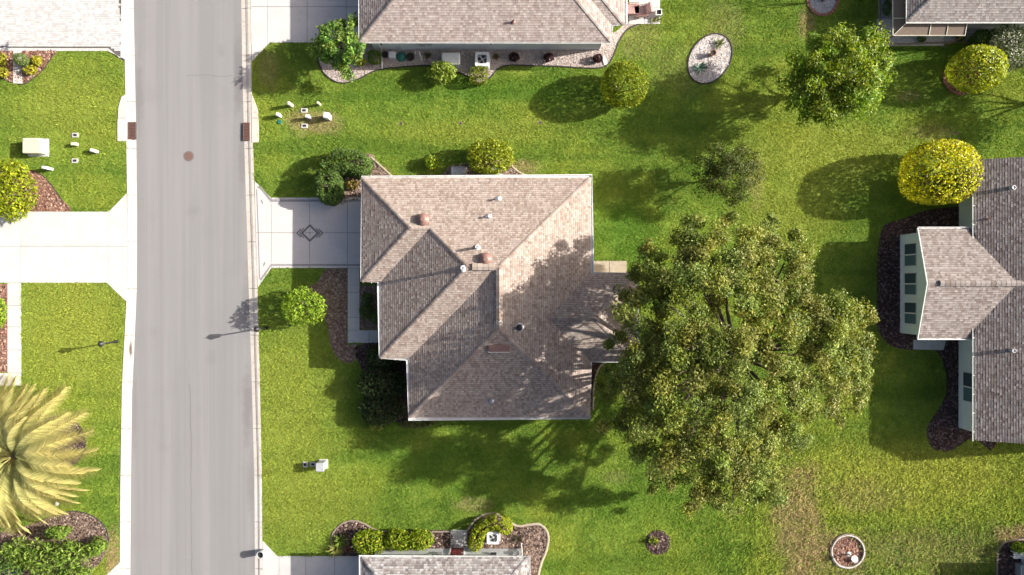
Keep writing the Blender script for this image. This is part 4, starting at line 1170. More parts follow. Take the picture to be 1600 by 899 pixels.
# ------------------------------------------------------------------ trees
rng = np.random.default_rng(42)
oak = thing("oak_tree", "large spreading oak shading the tan hip roof, tallest tree in the yard", "tree", W(1118, 552))
LOBES = [(1128, 398, 7.6, 62), (1085, 385, 6.9, 40), (1180, 385, 7.0, 42), (1225, 412, 6.6, 46), (1050, 430, 7.8, 50), (1010, 455, 7.0, 40), (1005, 415, 6.0, 26), (1100, 460, 9.2, 60),
         (1180, 470, 9.0, 60), (1250, 470, 7.4, 48), (1300, 490, 6.6, 46), (1335, 520, 5.9, 32), (1290, 545, 7.2, 55), (1330, 560, 5.6, 30), (1215, 545, 8.6, 58), (1140, 545, 9.9, 62),
         (1060, 540, 9.3, 55), (1010, 520, 8.0, 36), (995, 590, 8.3, 42), (975, 640, 7.2, 34), (1020, 640, 8.2, 48), (1075, 620, 9.2, 55), (1145, 630, 9.2, 58), (1215, 625, 7.8, 52),
         (1275, 620, 6.4, 46), (1310, 610, 5.4, 32), (1000, 690, 6.8, 34), (1050, 705, 7.4, 46), (1115, 705, 7.8, 52), (1175, 700, 7.2, 50), (1225, 685, 6.2, 36), (1150, 750, 6.2, 40),
         (1090, 755, 5.8, 34), (1040, 745, 5.2, 26), (1195, 745, 5.4, 34), (965, 600, 7.4, 24), (1145, 785, 4.8, 22), (1262, 585, 7.4, 40), (1000, 495, 8.4, 34), (985, 550, 7.4, 30), (1030, 585, 9.2, 40)]
lob2 = []; small = []
for (u_, v_, z_, r_) in LOBES:
    lob2.append((u_, v_, z_, r_ * .88))
    for _ in range(4):
        a_ = rng.uniform(0, 6.28); q_ = r_ * rng.uniform(.75, 1.2)
        small.append((u_ + q_ * math.cos(a_), v_ + q_ * math.sin(a_), z_ - rng.uniform(-.3, 1.3), r_ * rng.uniform(.18, .38)))
tips = lobed(oak, lob2, .165, .52, OAK, 16, 370, rng, cr=(.34, .74), extra=small)
tree_limbs(oak, W(1118, 552), W(1118, 552) + Vector((.3, .2, 3.2)), tips, .30, random.Random(3), 'bark', 4)
print("oak clumps", len(tips))

t3 = thing("leafy_tree", "bright green leafy tree between the oval gravel bed and the porch house", "tree", W(1276, 146))
tips = lobed(t3, [(1315, 85, 4.6, 34), (1350, 75, 4.2, 30), (1290, 75, 4.0, 28), (1265, 100, 4.2, 32), (1365, 110, 4.2, 32), (1330, 120, 5.2, 40), (1285, 135, 4.8, 38), (1250, 145, 3.6, 30), (1370, 95, 3.6, 22), (1340, 155, 4.2, 34), (1300, 170, 4.0, 32), (1268, 172, 3.3, 24), (1375, 130, 3.2, 18), (1305, 60, 3.6, 18), (1370, 60, 3.2, 16)],
             .21, .45, [(0.17, 0.25, 0.025), (0.14, 0.215, 0.022), (0.23, 0.29, 0.04), (0.12, 0.185, 0.02)], 26, 210, np.random.default_rng(5), cr=(.36, .66))
tree_limbs(t3, W(1276, 146), W(1277, 145) + Vector((.1, 0, 1.4)), tips, .16, random.Random(4), 'bark_pale')
t2 = thing("young_tree", "small sparse dark tree alone on lawn between tan roof and clipped yellow shrub", "tree", W(1112, 281))
tips = lobed(t2, [(1120, 255, 3.0, 30), (1155, 250, 2.8, 30), (1105, 280, 2.6, 26), (1140, 280, 3.3, 34), (1172, 272, 2.5, 24), (1150, 302, 2.4, 26), (1118, 298, 2.2, 20), (1165, 240, 2.3, 18), (1132, 262, 3.4, 30), (1100, 262, 2.5, 20)],
             .13, .45, [(0.075, 0.10, 0.02), (0.055, 0.078, 0.016), (0.13, 0.155, 0.03), (0.045, 0.06, 0.014)], 32, 260, np.random.default_rng(6), cr=(.28, .55))
tree_limbs(t2, W(1112, 281), W(1113, 280) + Vector((0, 0, 1.0)), tips, .08, random.Random(5))
ts = thing("young_tree", "small tree growing from the brick ringed grey gravel circle", "tree", W(1285, 1))
tips = lobed(ts, [(1300, -24, 2.0, 18), (1318, -30, 2.3, 20), (1308, -34, 2.8, 18)], .13, .45, DEEP, 10, 100, np.random.default_rng(7), cr=(.28, .5))
tree_limbs(ts, W(1285, 1), W(1286, 0) + Vector((0, 0, 1.0)), tips, .08, random.Random(6))
tb = thing("leafy_tree", "pale leaved tree peeking in at the lower edge near the small mulch circle", "tree", W(1060, 935))
tips = lobed(tb, [(1060, 945, 3.6, 40), (1100, 950, 3.8, 40), (1085, 918, 3.4, 26), (1062, 912, 3.0, 16), (1040, 975, 3.0, 40)], .15, .5, [(0.20, 0.24, 0.09), (0.14, 0.18, 0.05), (0.26, 0.29, 0.13)], 10, 120, np.random.default_rng(8), cr=(.3, .6))
tree_limbs(tb, W(1060, 935), W(1060, 934) + Vector((0, 0, 1.4)), tips, .12, random.Random(7))
tr_ = thing("leafy_tree", "tree beyond the mint house whose shadow falls near the whitish shrub", "tree", W(1665, 152))
tips = lobed(tr_, [(1722, 115, 3.6, 44), (1760, 138, 3.9, 42), (1705, 142, 3.2, 32), (1745, 95, 3.4, 36)], .18, .5, OLIVE, 14, 170, np.random.default_rng(9), cr=(.4, .8))
tree_limbs(tr_, W(1665, 152), W(1665, 152) + Vector((0, 0, 1.6)), tips, .15, random.Random(8))
tc = thing("leafy_tree", "glossy broad leaved small tree beside the garage corner of the pinkish roof", "tree", W(538, 80))
tips = lobed(tc, [(518, 53, 2.2, 25), (548, 50, 2.4, 22), (512, 80, 2.2, 25), (540, 76, 3.2, 29), (556, 78, 2.4, 18), (520, 100, 2.0, 20), (545, 100, 2.0, 20), (530, 38, 1.8, 11), (540, 114, 1.4, 13)],
             .24, .42, [(0.12, 0.215, 0.035), (0.09, 0.17, 0.025), (0.16, 0.265, 0.05), (0.22, 0.32, 0.08)], 34, 280, np.random.default_rng(10), cr=(.28, .48), jitter=.8)
tree_limbs(tc, W(538, 80), W(538, 80) + Vector((0, 0, .8)), tips, .08, random.Random(9))

# palm with long arching fronds
palm = thing("palm_tree", "yellow green feather palm with long arching fronds on the lawn across the road", "palm", W(38, 708))
def frond_mesh(name, L, rise, droop, seed):
    rr = np.random.default_rng(seed); n = 40
    s = np.linspace(0, 1, n)
    x = L * (s - .10 * s ** 3); z = rise * np.sin(np.minimum(1, s * 1.15) * math.pi * .62) - droop * s ** 2.6
    y = rr.uniform(-.35, .35) * s ** 2
    Vs = []; Fs = []; Cs = []
    def tri(a, b, c_, cl):
        k = len(Vs); Vs.extend([a, b, c_]); Fs.append((k, k + 1, k + 2)); Cs.extend([cl] * 3)
    base = np.array([0.33, 0.36, 0.13]); tipc = np.array([0.62, 0.56, 0.22])
    for i in range(n - 1):
        a = np.array([x[i], y[i], z[i]]); b = np.array([x[i + 1], y[i + 1], z[i + 1]])
        w = .035 * (1 - s[i]) + .01; o = np.array([0, w, 0]); cl = (.36, .33, .12)
        tri(a - o, b - o, b + o, cl); tri(a - o, b + o, a + o, cl)
        if s[i] < .10: continue
        e_ = 1.0 if s[i] < .8 else 1 - ((s[i] - .8) / .2) * .55
        ln = .76 * min(1, .35 + s[i] * 2.2) * e_ * rr.uniform(.9, 1.1) * (L / 4.6)
        for sd in (-1, 1):
            for off in (0, .5):
                a2 = a + (b - a) * off
                d_ = np.array([.58 + .42 * s[i], sd * .80, .22 - .26 * s[i]]); d_ /= np.linalg.norm(d_)
                tip = a2 + d_ * ln + np.array([0, 0, -.10 * ln * rr.uniform(.4, 1.5)])
                wv = np.array([.040, 0, .008]); f_ = min(1, max(0, s[i] * 1.1 + rr.uniform(-.25, .25)))
                tri(a2 - wv, tip, a2 + wv, tuple((base * (1 - f_) + tipc * f_) * rr.uniform(.6, 1.25)))
    me_o = np_mesh(name, np.array(Vs) + np.array(ORG[palm.name]), np.array(Fs), np.array(Cs), M['leaf_soft'], palm)
    return me_o
protos = [frond_mesh("frond", L, r_, d_, i) for i, (L, r_, d_) in enumerate(((5.3, 1.5, 1.7), (5.1, 1.8, 1.4), (4.6, 2.0, 1.0), (3.6, 2.1, .4), (5.5, 1.2, 1.8)))]
rr = random.Random(12); first = set()
rings = [(4, 22, 0.75), (0, 20, .85), (1, 18, .95), (2, 14, 1.05), (3, 8, 1.1)]
for pi, cnt, zb in rings:
    for i in range(cnt):
        src = protos[pi]
        o = src if pi not in first else src.copy()
        if pi in first: col.objects.link(o); o.parent = palm
        first.add(pi)
        a = 2 * math.pi * (i + rr.uniform(-.28, .28)) / cnt + pi * .37
        o.rotation_euler = (rr.uniform(-.18, .18), rr.uniform(-.10, .06), a)
        o.location = (.12 * math.cos(a), .12 * math.sin(a), zb)
        s = rr.uniform(.84, 1.03); o.scale = (s, s, s)
p = W(38, 708)
MB().lathe(p.x, p.y, [(.42, -.03), (.45, .15), (.36, .5), (.32, .8), (.22, 1.05), (.06, 1.15)], 14).build("trunk", M['bark'], palm, smooth=True)

# ------------------------------------------------------------------ shrubs and plants
shrub("globe_shrub", "round olive green globe shrub standing in lawn near the gravel strip corner", 975, 134, 38, 37, 3.0, [(0.145, 0.19, 0.014), (0.19, 0.235, 0.016), (0.105, 0.145, 0.012), (0.25, 0.285, 0.02)], .11, 9500, rough=.05, shell=.16, zmid=1.55)
shrub("clipped_shrub", "big clipped golden yellow shrub at the corner of the mint house", 1467, 270, 57, 50, 3.9, YELLOW + [(0.12, 0.09, 0.03)], .13, 13000, boxy=2.5, rough=.05, shell=.14, zmid=2.0)
shrub("globe_shrub", "golden green globe shrub inside the brick ring beside the whitish shrub", 1526, 107, 45, 39, 3.0, [(0.33, 0.39, 0.035), (0.25, 0.32, 0.03), (0.43, 0.45, 0.05), (0.19, 0.25, 0.035)], .12, 9500, rough=.08, shell=.18, zmid=1.6)
shrub("variegated_shrub", "whitish variegated shrub beside the brick ringed golden globe", 1578, 76, 40, 36, 2.4, VARIEG, .12, 6500, rough=.2, shell=.35)
shrub("round_shrub", "bright round shrub between the kerb and the curved mulch bed", 474, 480, 35, 33, 2.5, BRIGHT, .17, 3600, .35, rough=.16, shell=.35, zmid=1.3)
shrub("round_shrub", "broad leaved lime shrub next to the white generator", 689, 113, 25, 19, 1.5, [(0.19, 0.26, 0.04), (0.15, 0.22, 0.03), (0.25, 0.31, 0.07)], .19, 1500, .5, rough=.15)
shrub("clipped_shrub", "small boxy olive shrub below the square air conditioner", 748, 118, 15, 14, 1.1, OLIVE, .075, 3200, boxy=3.4, rough=.05, shell=.15)
shrub("clipped_shrub", "tiny boxy green shrub beside the downspout of the pinkish house", 585, 90, 10, 10.5, .8, [(0.10, 0.18, 0.015), (0.13, 0.22, 0.02), (0.08, 0.14, 0.012)], .07, 2000, boxy=3.6, rough=.05, shell=.15)
shrub("round_shrub", "small yellow green plant at the foot of the glossy broad leaved tree", 564, 97, 8, 7, .6, OLIVE + YELLOW, .11, 420)
for k_, (u, v, lab) in enumerate(((803, 89, "dark purple ball plant on gravel, closer to the air conditioner"), (857, 90, "dark purple ball plant on gravel, midway along the white wall"), (934, 91, "loose purple plant at the far gravel corner by the house end"))):
    shrub("purple_shrub", lab, u, v, 8.5, 7.5, .6, PURPLE, .09, 800, rough=.15, group="purple plants on the gravel strip")
# L-shaped clipped hedge by the garage
hedge = thing("hedge", "L shaped clipped green hedge at the garage corner above the driveway", "hedge", W(520, 270))
rngh = np.random.default_rng(77)
def hedge_run(path_px, half, h, n, leaf, cols, root, name="foliage", rnd=.22):
    zc = h * .55
    pts = [np.array(W(u, v, zc)) for u, v in path_px]; hw = half * (HC - zc) / HC / PX
    seg = [np.linalg.norm(pts[i + 1] - pts[i]) for i in range(len(pts) - 1)]; tot = sum(seg)
    PT = []; NN = []
    t = rngh.uniform(-hw, tot + hw, n)
    ang = rngh.uniform(-.25, math.pi + .25, n)
    ca, sa = np.cos(ang), np.sin(ang)
    kx = np.sign(ca) * np.abs(ca) ** .5; kz = np.sign(sa) * np.abs(sa) ** .5
    r = 1 - .2 * rngh.random(n) ** 1.5 + .05 * np.sin(t * 3.1) + .04 * np.sin(t * 7.7 + ang * 3)
    for i in range(n):
        tt = min(max(t[i], 0), tot); over = t[i] - tt
        j = 0
        while j < len(seg) - 1 and tt > seg[j]: tt -= seg[j]; j += 1
        d = (pts[j + 1] - pts[j]) / seg[j]; s = np.array([-d[1], d[0], 0])
        endk = math.sqrt(max(0, 1 - (over / hw) ** 2))
        c = pts[j] + d * (tt + over)
        q = c + s * (kx[i] * hw * r[i] * endk); q[2] = h * .1 + (h * .9) * max(0, kz[i]) * r[i] * (.6 + .4 * endk)
        PT.append(q); NN.append(s * ca[i] + np.array([0, 0, max(.1, sa[i])]) + d * (over / hw))
    PT = np.array(PT); V_, F = leaf_tris(PT, np.array(NN), leaf, .5, rngh, .8)
    np_mesh(name, V_, F, leaf_cols(len(PT), cols, rngh), M['leaf'], root, kind="stuff")
hedge_run([(514, 300), (514, 268), (524, 256), (545, 251), (560, 257)], 20, 1.7, 11000, .15, [(0.075, 0.135, 0.030), (0.055, 0.105, 0.024), (0.105, 0.17, 0.04), (0.14, 0.19, 0.05)], hedge)
stems(hedge, W(516, 280), .8, .5, 6)
shrub("clipped_shrub", "dark green boxy shrub at the driveway end of the L shaped hedge", 523, 301, 13, 12, 1.5, DEEP, .085, 2600, boxy=3.0, rough=.06, shell=.16)
shrub("round_shrub", "yellowish bronze plants tucked between hedge and garage corner", 550, 289, 11, 8, .6, [(0.22, 0.17, 0.04), (0.12, 0.14, 0.03), (0.28, 0.24, 0.06), (0.14, 0.07, 0.03)], .12, 520)
shrub("round_shrub", "low pale green shrub at the hedge's end by the concrete edging", 574, 262, 8, 9, .8, [(0.19, 0.24, 0.06), (0.15, 0.20, 0.04)], .09, 700)
shrub("round_shrub", "very small lone shrub on lawn above the tan roof", 675, 253, 12, 11, .9, BRIGHT + YELLOW[:1], .13, 700, rough=.2)
shrub("round_shrub", "large lime shrub against the tan roof's upper eave", 766, 245, 39, 29, 2.4, [(0.20, 0.25, 0.016), (0.25, 0.29, 0.02), (0.15, 0.20, 0.014), (0.30, 0.33, 0.05)], .13, 6200, rough=.16, shell=.3)
# entry bed
for u, v, r, h_, lab in ((574, 467, 9, .9, "dark shrub in entry bed closest to the garage wall"), (573, 487, 12, .9, "round dark green shrub midway along the entry bed"), (588, 497, 9, 1.2, "narrow dark shrub against the entry wall")):
    shrub("entry_shrub", lab, u, v, r, r * 1.1, h_, DEEP, .09, 1100, group="entry bed shrubs")
# deep shrubs in the shade of the front corner
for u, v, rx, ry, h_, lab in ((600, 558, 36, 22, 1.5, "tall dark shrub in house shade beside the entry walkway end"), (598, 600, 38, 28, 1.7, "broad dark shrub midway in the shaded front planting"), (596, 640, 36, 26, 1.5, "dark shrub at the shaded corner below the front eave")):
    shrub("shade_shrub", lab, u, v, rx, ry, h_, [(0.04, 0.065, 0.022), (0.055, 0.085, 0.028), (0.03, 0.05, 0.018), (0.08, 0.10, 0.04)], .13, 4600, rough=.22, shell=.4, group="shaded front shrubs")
shrub("feathery_plant", "pale green tufted plant where the shaded front shrubs meet the sunny lawn", 588, 667, 14, 6, .6, [(0.24, 0.28, 0.06), (0.19, 0.24, 0.05)], .15, 500, .3)
shrub("low_plant", "low greyish plant row under the front eave corner", 652, 662, 30, 7, .45, [(0.13, 0.15, 0.05), (0.10, 0.12, 0.04), (0.18, 0.18, 0.07)], .12, 900)
# along the red door house
for u, v, rx, ry, lab in ((577, 848, 26, 21, "wide lime hedge shrub at the garage end of the white wall"), (624, 844, 23, 17, "middle lime hedge shrub along the white wall"), (657, 844, 20, 16, "lime hedge shrub closest to the electric meters")):
    shrub("hedge_shrub", lab, u, v, rx, ry, 1.2, [(0.175, 0.26, 0.016), (0.23, 0.30, 0.02), (0.12, 0.195, 0.014), (0.34, 0.35, 0.05)], .13, 2700, boxy=2.6, rough=.14, shell=.3, group="lime hedge along the white wall")
arc = thing("hedge", "curved lime hedge wrapped around the air conditioner by the red door", "hedge", W(765, 826))
hedge_run([(743, 850), (748, 832), (760, 820), (778, 815), (790, 824)], 11, 1.1, 3600, .13, [(0.20, 0.27, 0.014), (0.26, 0.32, 0.018), (0.14, 0.20, 0.012), (0.36, 0.36, 0.04)], arc)
stems(arc, W(760, 826), .5, .4, 4)
# across the road
shrub("round_shrub", "bright yellow green shrub beside the red mulch across the road", 20, 298, 34, 49, 2.3, [(0.26, 0.30, 0.014), (0.20, 0.255, 0.014), (0.31, 0.34, 0.025), (0.15, 0.20, 0.012)], .18, 4200, .42, rough=.16, shell=.35, zmid=1.2)
shrub("globe_shrub", "small clipped globe shrub leaning over the bleached stepping path", 33, 93.5, 10.5, 9.5, 1.2, HEDGE, .07, 2600, rough=.05, shell=.16)
for u, v, rx, ry, lab in ((58, 95, 8, 8, "yellow plant in red mulch farther along from the paver driveway"), (47, 109, 11, 8, "wider yellow plant at the curved edge of the red mulch"), (3, 93, 8, 10, "yellow striped plant cut by the picture edge beside pavers"), (4, 113, 9, 9, "lime plant cut by the picture edge above the lawn")):
    shrub("yellow_plant", lab, u, v, rx, ry, .5, [(0.33, 0.32, 0.03), (0.24, 0.27, 0.025), (0.40, 0.36, 0.05)], .12, 620, rough=.2, group="yellow plants in the red mulch bed")
for i, (u, v, rx, ry, lab) in enumerate(((25, 866, 36, 28, "dark shaded shrub at the lower corner across the road"), (68, 872, 34, 30, "broad green shrub in the lower bed across the road"), (108, 864, 32, 27, "leafy green shrub in the middle of the lower bed across the road"), (150, 856, 19, 18, "smaller green shrub nearest the kerb in the lower bed"), (92, 833, 20, 11, "low green shrub at the mulch side of the lower bed"), (118, 897, 34, 12, "green shrub along the lower picture edge across the road"))):
    shrub("leafy_shrub", lab, u, v, rx, ry, 1.4 + .15 * (i % 3), [(0.13, 0.215, 0.03), (0.18, 0.265, 0.045), (0.095, 0.165, 0.024), (0.26, 0.33, 0.08)], .17, 1900, .35, rough=.38, shell=.6, group="shrubs in the lower bed across the road")
shrub("leafy_shrub", "tall shrub cut by the picture edge shading the lower bed", 2, 905, 34, 30, 2.4, DEEP, .15, 2400, rough=.2)
shrub("small_shrub", "bright shrub strip cut by the picture edge beside the concrete path", 2, 488, 7, 24, .7, BRIGHT, .12, 900, group=None)
shrub("low_plant", "little green plant inside the small dark mulch circle", 1022, 846, 9, 8, .5, [(0.15, 0.22, 0.02), (0.10, 0.16, 0.02), (0.28, 0.30, 0.03)], .13, 150, shell=.8, rough=.3)
shrub("leafy_shrub", "green shrub by the pale blue bench in the lower corner bed", 1594, 856, 14, 8, .8, BRIGHT, .13, 700)
shrub("leafy_shrub", "shrub beyond the lower corner bed casting shade on the lawn", 1640, 862, 20, 18, 2.2, DEEP, .14, 1400)
shrub("low_plant", "low green plant between the porch screen and brick edging", 1386, 12, 6, 14, .6, DEEP, .1, 600)
for u, v, lab in ((1440, 61, "small dark plant below the middle of the porch screen"), (1500, 60, "small dark plant at the end of the porch screen")):
    shrub("low_plant", lab, u, v, 7, 5, .4, DEEP, .1, 300)
shrub("leafy_shrub", "dark shrub between the porch end and the whitish shrub", 1535, 62, 22, 14, 1.4, DEEP, .12, 2200)

def spiky(name, label, u, v, r, n, cols, h=.5, w=.05, cat="plant", group=None):
    SEED[0] += 1; rr = np.random.default_rng(SEED[0]); p = W(u, v); root = thing(name, label, cat, (p.x, p.y, 0), group)
    Vs = []; Fs = []; Cs = []
    for i in range(n):
        a = rr.uniform(0, 6.28); el = rr.uniform(.25, 1.2); L = r / PX * rr.uniform(.75, 1.15)
        d = np.array([math.cos(a) * math.cos(el), math.sin(a) * math.cos(el), math.sin(el) * h / .5]); s = np.array([-math.sin(a), math.cos(a), 0]) * w * .5
        b = np.array([p.x, p.y, .03]); m = b + d * L * .6; t_ = b + d * L * np.array([1.15, 1.15, .8])
        k = len(Vs); Vs += [b - s * .6, b + s * .6, m - s, m + s, t_]; Fs += [(k, k + 1, k + 3), (k, k + 3, k + 2), (k + 2, k + 3, k + 4)]
        Cs += [np.array(cols[rr.integers(0, len(cols))]) * rr.uniform(.8, 1.2)] * 5
    np_mesh("blades", np.array(Vs), np.array(Fs), np.array(Cs), M['leaf'], root)
    MB().lathe(p.x, p.y, [(.06, 0), (.05, .06), (.02, .1)], 8).build("crown_base", M['bark'], root)
    return root
spiky("spiky_plant", "spiky yucca in the oval gravel bed on the pale green side", 1123, 70, 13, 34, [(0.20, 0.24, 0.08), (0.12, 0.16, 0.06)], group="yuccas in the oval bed")
spiky("spiky_plant", "blue green agave in the oval gravel bed beyond the terracotta pot", 1094, 107, 14, 30, [(0.10, 0.18, 0.14), (0.07, 0.13, 0.10)], group="yuccas in the oval bed", w=.08)
spiky("spiky_plant", "green spiky plant in the dark bed nearest the mulch curve", 533, 842, 15, 60, [(0.20, 0.28, 0.05), (0.14, 0.21, 0.035)], .7)
spiky("spiky_plant", "pale yellow spiky plant at the driveway corner of the dark bed", 525, 857, 15, 70, [(0.33, 0.34, 0.10), (0.24, 0.27, 0.07)], .6)
spiky("spiky_plant", "small bronze red plant among the dark bed spiky plants", 546, 857, 9, 28, [(0.26, 0.13, 0.07), (0.17, 0.08, 0.05)], .5, .07)
spiky("spiky_plant", "grey green bromeliad in the lower bed across the road", 24, 893, 18, 26, [(0.30, 0.36, 0.36), (0.22, 0.27, 0.27)], .5, .10)
spiky("spiky_plant", "grey spiky plant by the paver driveway edge", 12, 74, 9, 22, [(0.32, 0.31, 0.36), (0.24, 0.23, 0.27)], .4, .06)
spiky("spiky_plant", "dried dark grassy plant in the mulch east of the air conditioner", 809, 840, 10, 60, [(0.06, 0.05, 0.035), (0.11, 0.10, 0.06)], .5, .03)
spiky("spiky_plant", "weed clump on the gravel beside the square air conditioner", 775, 90, 8, 50, [(0.16, 0.14, 0.06), (0.12, 0.12, 0.04)], .4, .03)
spiky("spiky_plant", "weed clump on the gravel beside the white generator", 668, 88, 8, 50, [(0.13, 0.13, 0.05), (0.10, 0.10, 0.04)], .4, .03)

# ------------------------------------------------------------------ utility boxes, lamps and other small things
def rrect(x, y, w, d, r=.05, a=0.0, n=3):
    pts = []
    for sx, sy, a0 in ((1, 1, 0), (-1, 1, 90), (-1, -1, 180), (1, -1, 270)):
        for k in range(n + 1):
            t_ = math.radians(a0 + 90 * k / n)
            pts.append((sx * (w / 2 - r) + r * math.cos(t_), sy * (d / 2 - r) + r * math.sin(t_)))
    ca, sa = math.cos(a), math.sin(a)
    return [(x + px * ca - py * sa, y + px * sa + py * ca) for px, py in pts]

def cabinet(name, label, u, v, w, d, h, mat, group=None, a=0.0, pad=None, cat="utility box", r=.05, lid=.06):
    p = W(u, v); root = thing(name, label, cat, (p.x, p.y, 0), group)
    if pad: MB().prism(rrect(p.x, p.y, w + pad, d + pad, .03, a), -.03, .06, .01).build("pad", M['conc_grey'], root)
    MB().prism(rrect(p.x, p.y, w, d, r, a), 0.0, h - lid, 0.0).build("body", mat, root)
    MB().prism(rrect(p.x, p.y, w + .035, d + .035, r, a), h - lid, h, .03).build("lid", mat, root, smooth=True)
    return root
tf = cabinet("transformer_box", "large beige transformer box on the lawn across the road", 60.5, 231, 1.15, .95, .72, M['beige_metal'], pad=.22)
p = W(60.5, 231)
MB().prism([(p.x - .5, p.y + .30), (p.x + .5, p.y + .30), (p.x + .5, p.y + .42), (p.x - .5, p.y + .42)], .72, .735, .004).build("lid_ridge", M['beige_metal'], tf)
for sx in (-.35, .35): MB().box((p.x + sx - .02, p.y - .51, .15), (p.x + sx + .02, p.y - .475, .55)).build("door_hinge", M['grey_metal'], tf)
def pedestal(label, u, v, w, d, h, mat, group, a=0.0, round_=False):
    w *= .82; d *= .82; h *= .85
    p = W(u, v); root = thing("utility_pedestal", label, "pedestal", (p.x, p.y, 0), group)
    if round_:
        MB().lathe(p.x, p.y, [(w / 2 * 1.15, -.03), (w / 2 * 1.1, .08), (w / 2, .1), (w / 2, h * .86), (w / 2 * 1.06, h * .87), (w / 2 * 1.0, h * .96), (w / 2 * .6, h)], 18).build("body", M[mat], root, smooth=True)
        MB().lathe(p.x, p.y, [(w / 2 * 1.08, h * .55), (w / 2 * 1.08, h * .58)], 18).build("band", M['grey_metal'], root)
    else:
        MB().prism(rrect(p.x, p.y, w, d, .03, a), -.03, h * .55).build("body", M[mat], root)
        MB().prism(rrect(p.x, p.y, w + .03, d + .03, .035, a), h * .5, h, .035).build("cover", M[mat], root, smooth=True)
G1, G2 = "pedestals on the lawn across the road", "pedestals near the kerb below the garage tree"
pedestal("small greenish pedestal beside the beige transformer box", 119.5, 226.5, .40, .22, .45, 'cream_plastic', G1)
pedestal("white pedestal closest to the kerb across the road", 150, 237, .45, .22, .48, 'white_plastic', G1, -.25)
pedestal("white pedestal at the tip of the red mulch bed across the road", 79, 264.5, .48, .2, .75, 'white_plastic', G1, -.15)
pedestal("cream double pedestal, widest of the cream ones near the kerb", 456, 165.5, .28, .28, .9, 'cream_plastic', G2, round_=True)
pedestal("slim cream pedestal farthest from the road in the cluster", 500, 164, .2, .2, .75, 'cream_plastic', G2, round_=True)
pedestal("white pedestal of the cluster standing closest to the kerb", 438, 182, .28, .24, .7, 'white_plastic', G2, -.3)
pedestal("small white pedestal in the middle of the cluster", 484, 185, .30, .22, .75, 'white_plastic', G2, -.1)
pedestal("biggest white pedestal of the cluster, squarest and tallest", 514, 184.5, .42, .42, .95, 'white_plastic', G2, -.15)
def valve(label, u, v, w=.42, d=.30, mat='conc_grey', rnd=False):
    p = W(u, v); root = thing("valve_box", label, "valve box", (p.x, p.y, 0), "valve boxes set in the lawns")
    if rnd: MB().lathe(p.x, p.y, [(w / 2, -.02), (w / 2, .05), (w / 2 * .8, .065)], 16).build("lid", M[mat], root)
    else:
        MB().prism(rrect(p.x, p.y, w, d, .04), -.02, .055, .012).build("frame", M[mat], root)
        MB().prism(rrect(p.x, p.y, w * .55, d * .5, .03), .05, .066, .005).build("lid", M['dark'], root)
    NOGRASS.append(rrect(p.x, p.y, w + .05, d + .05, .03))
valve("valve box above the greenish pedestal across the road", 118, 211.5)
valve("valve box below the greenish pedestal across the road", 117.5, 251.5)
valve("valve box amid the white pedestal cluster, higher one", 475.5, 173)
valve("valve box in the bare soil below the pedestal cluster", 476, 197)
valve("round green valve lid beside the kerbside pedestal", 437, 191, .3, .3, 'green_plastic', True)
cabinet("utility_cabinet", "grey utility cabinet alone on the front lawn opposite the palm", 505.5, 725, .5, .52, .95, M['grey_metal'], pad=.1)
valve("flat meter box lid beside the lone grey cabinet", 489, 725.5, .40, .28)
valve("darker meter box lid farther out from the lone grey cabinet", 477, 726, .30, .36)

def lamp_post(label, u, v):
    p = W(u, v); root = thing("lamp_post", label, "lamp post", (p.x, p.y, 0), "garden lamp posts by the road")
    MB().lathe(p.x, p.y, [(.11, -.03), (.11, .10), (.06, .16), (.05, .30), (.042, 1.55), (.07, 1.57), (.07, 1.62)], 12).build("post", M['black'], root, smooth=True)
    MB().lathe(p.x, p.y, [(.07, 1.62), (.13, 1.66), (.15, 1.92)], 6).build("lantern_glass", M['glass_dark'], root)
    for k in range(6):
        a = k * math.pi / 3
        MB().tube([(p.x + .13 * math.cos(a), p.y + .13 * math.sin(a), 1.64), (p.x + .155 * math.cos(a), p.y + .155 * math.sin(a), 1.93)], .012, 5).build("lantern_bar", M['black'], root)
    MB().lathe(p.x, p.y, [(.19, 1.91), (.18, 1.94), (.08, 2.04), (.03, 2.07), (.015, 2.16)], 12).build("lantern_cap", M['black'], root, smooth=True)
    MB().tube([(p.x - .22, p.y, 1.42), (p.x + .22, p.y, 1.42)], .015, 6).build("ladder_bar", M['black'], root)
lamp_post("black lantern post on the lawn across the road", 183, 534)
lamp_post("black lantern post by the kerb near the round bright shrub", 417, 512)

p = W(411.5, 862); bn = thing("litter_bin", "black round bin on the driveway apron at the lower kerb", "bin", (p.x, p.y, 0))
MB().lathe(p.x, p.y, [(.17, 0.0), (.20, .05), (.22, .62), (.235, .63), (.235, .66), (.20, .66), (.19, .5), (.17, .1)], 20).build("body", M['grey_metal'], bn, smooth=True)
MB().lathe(p.x, p.y, [(.2, .55), (.2, .56)], 20).build("liner", M['black'], bn)

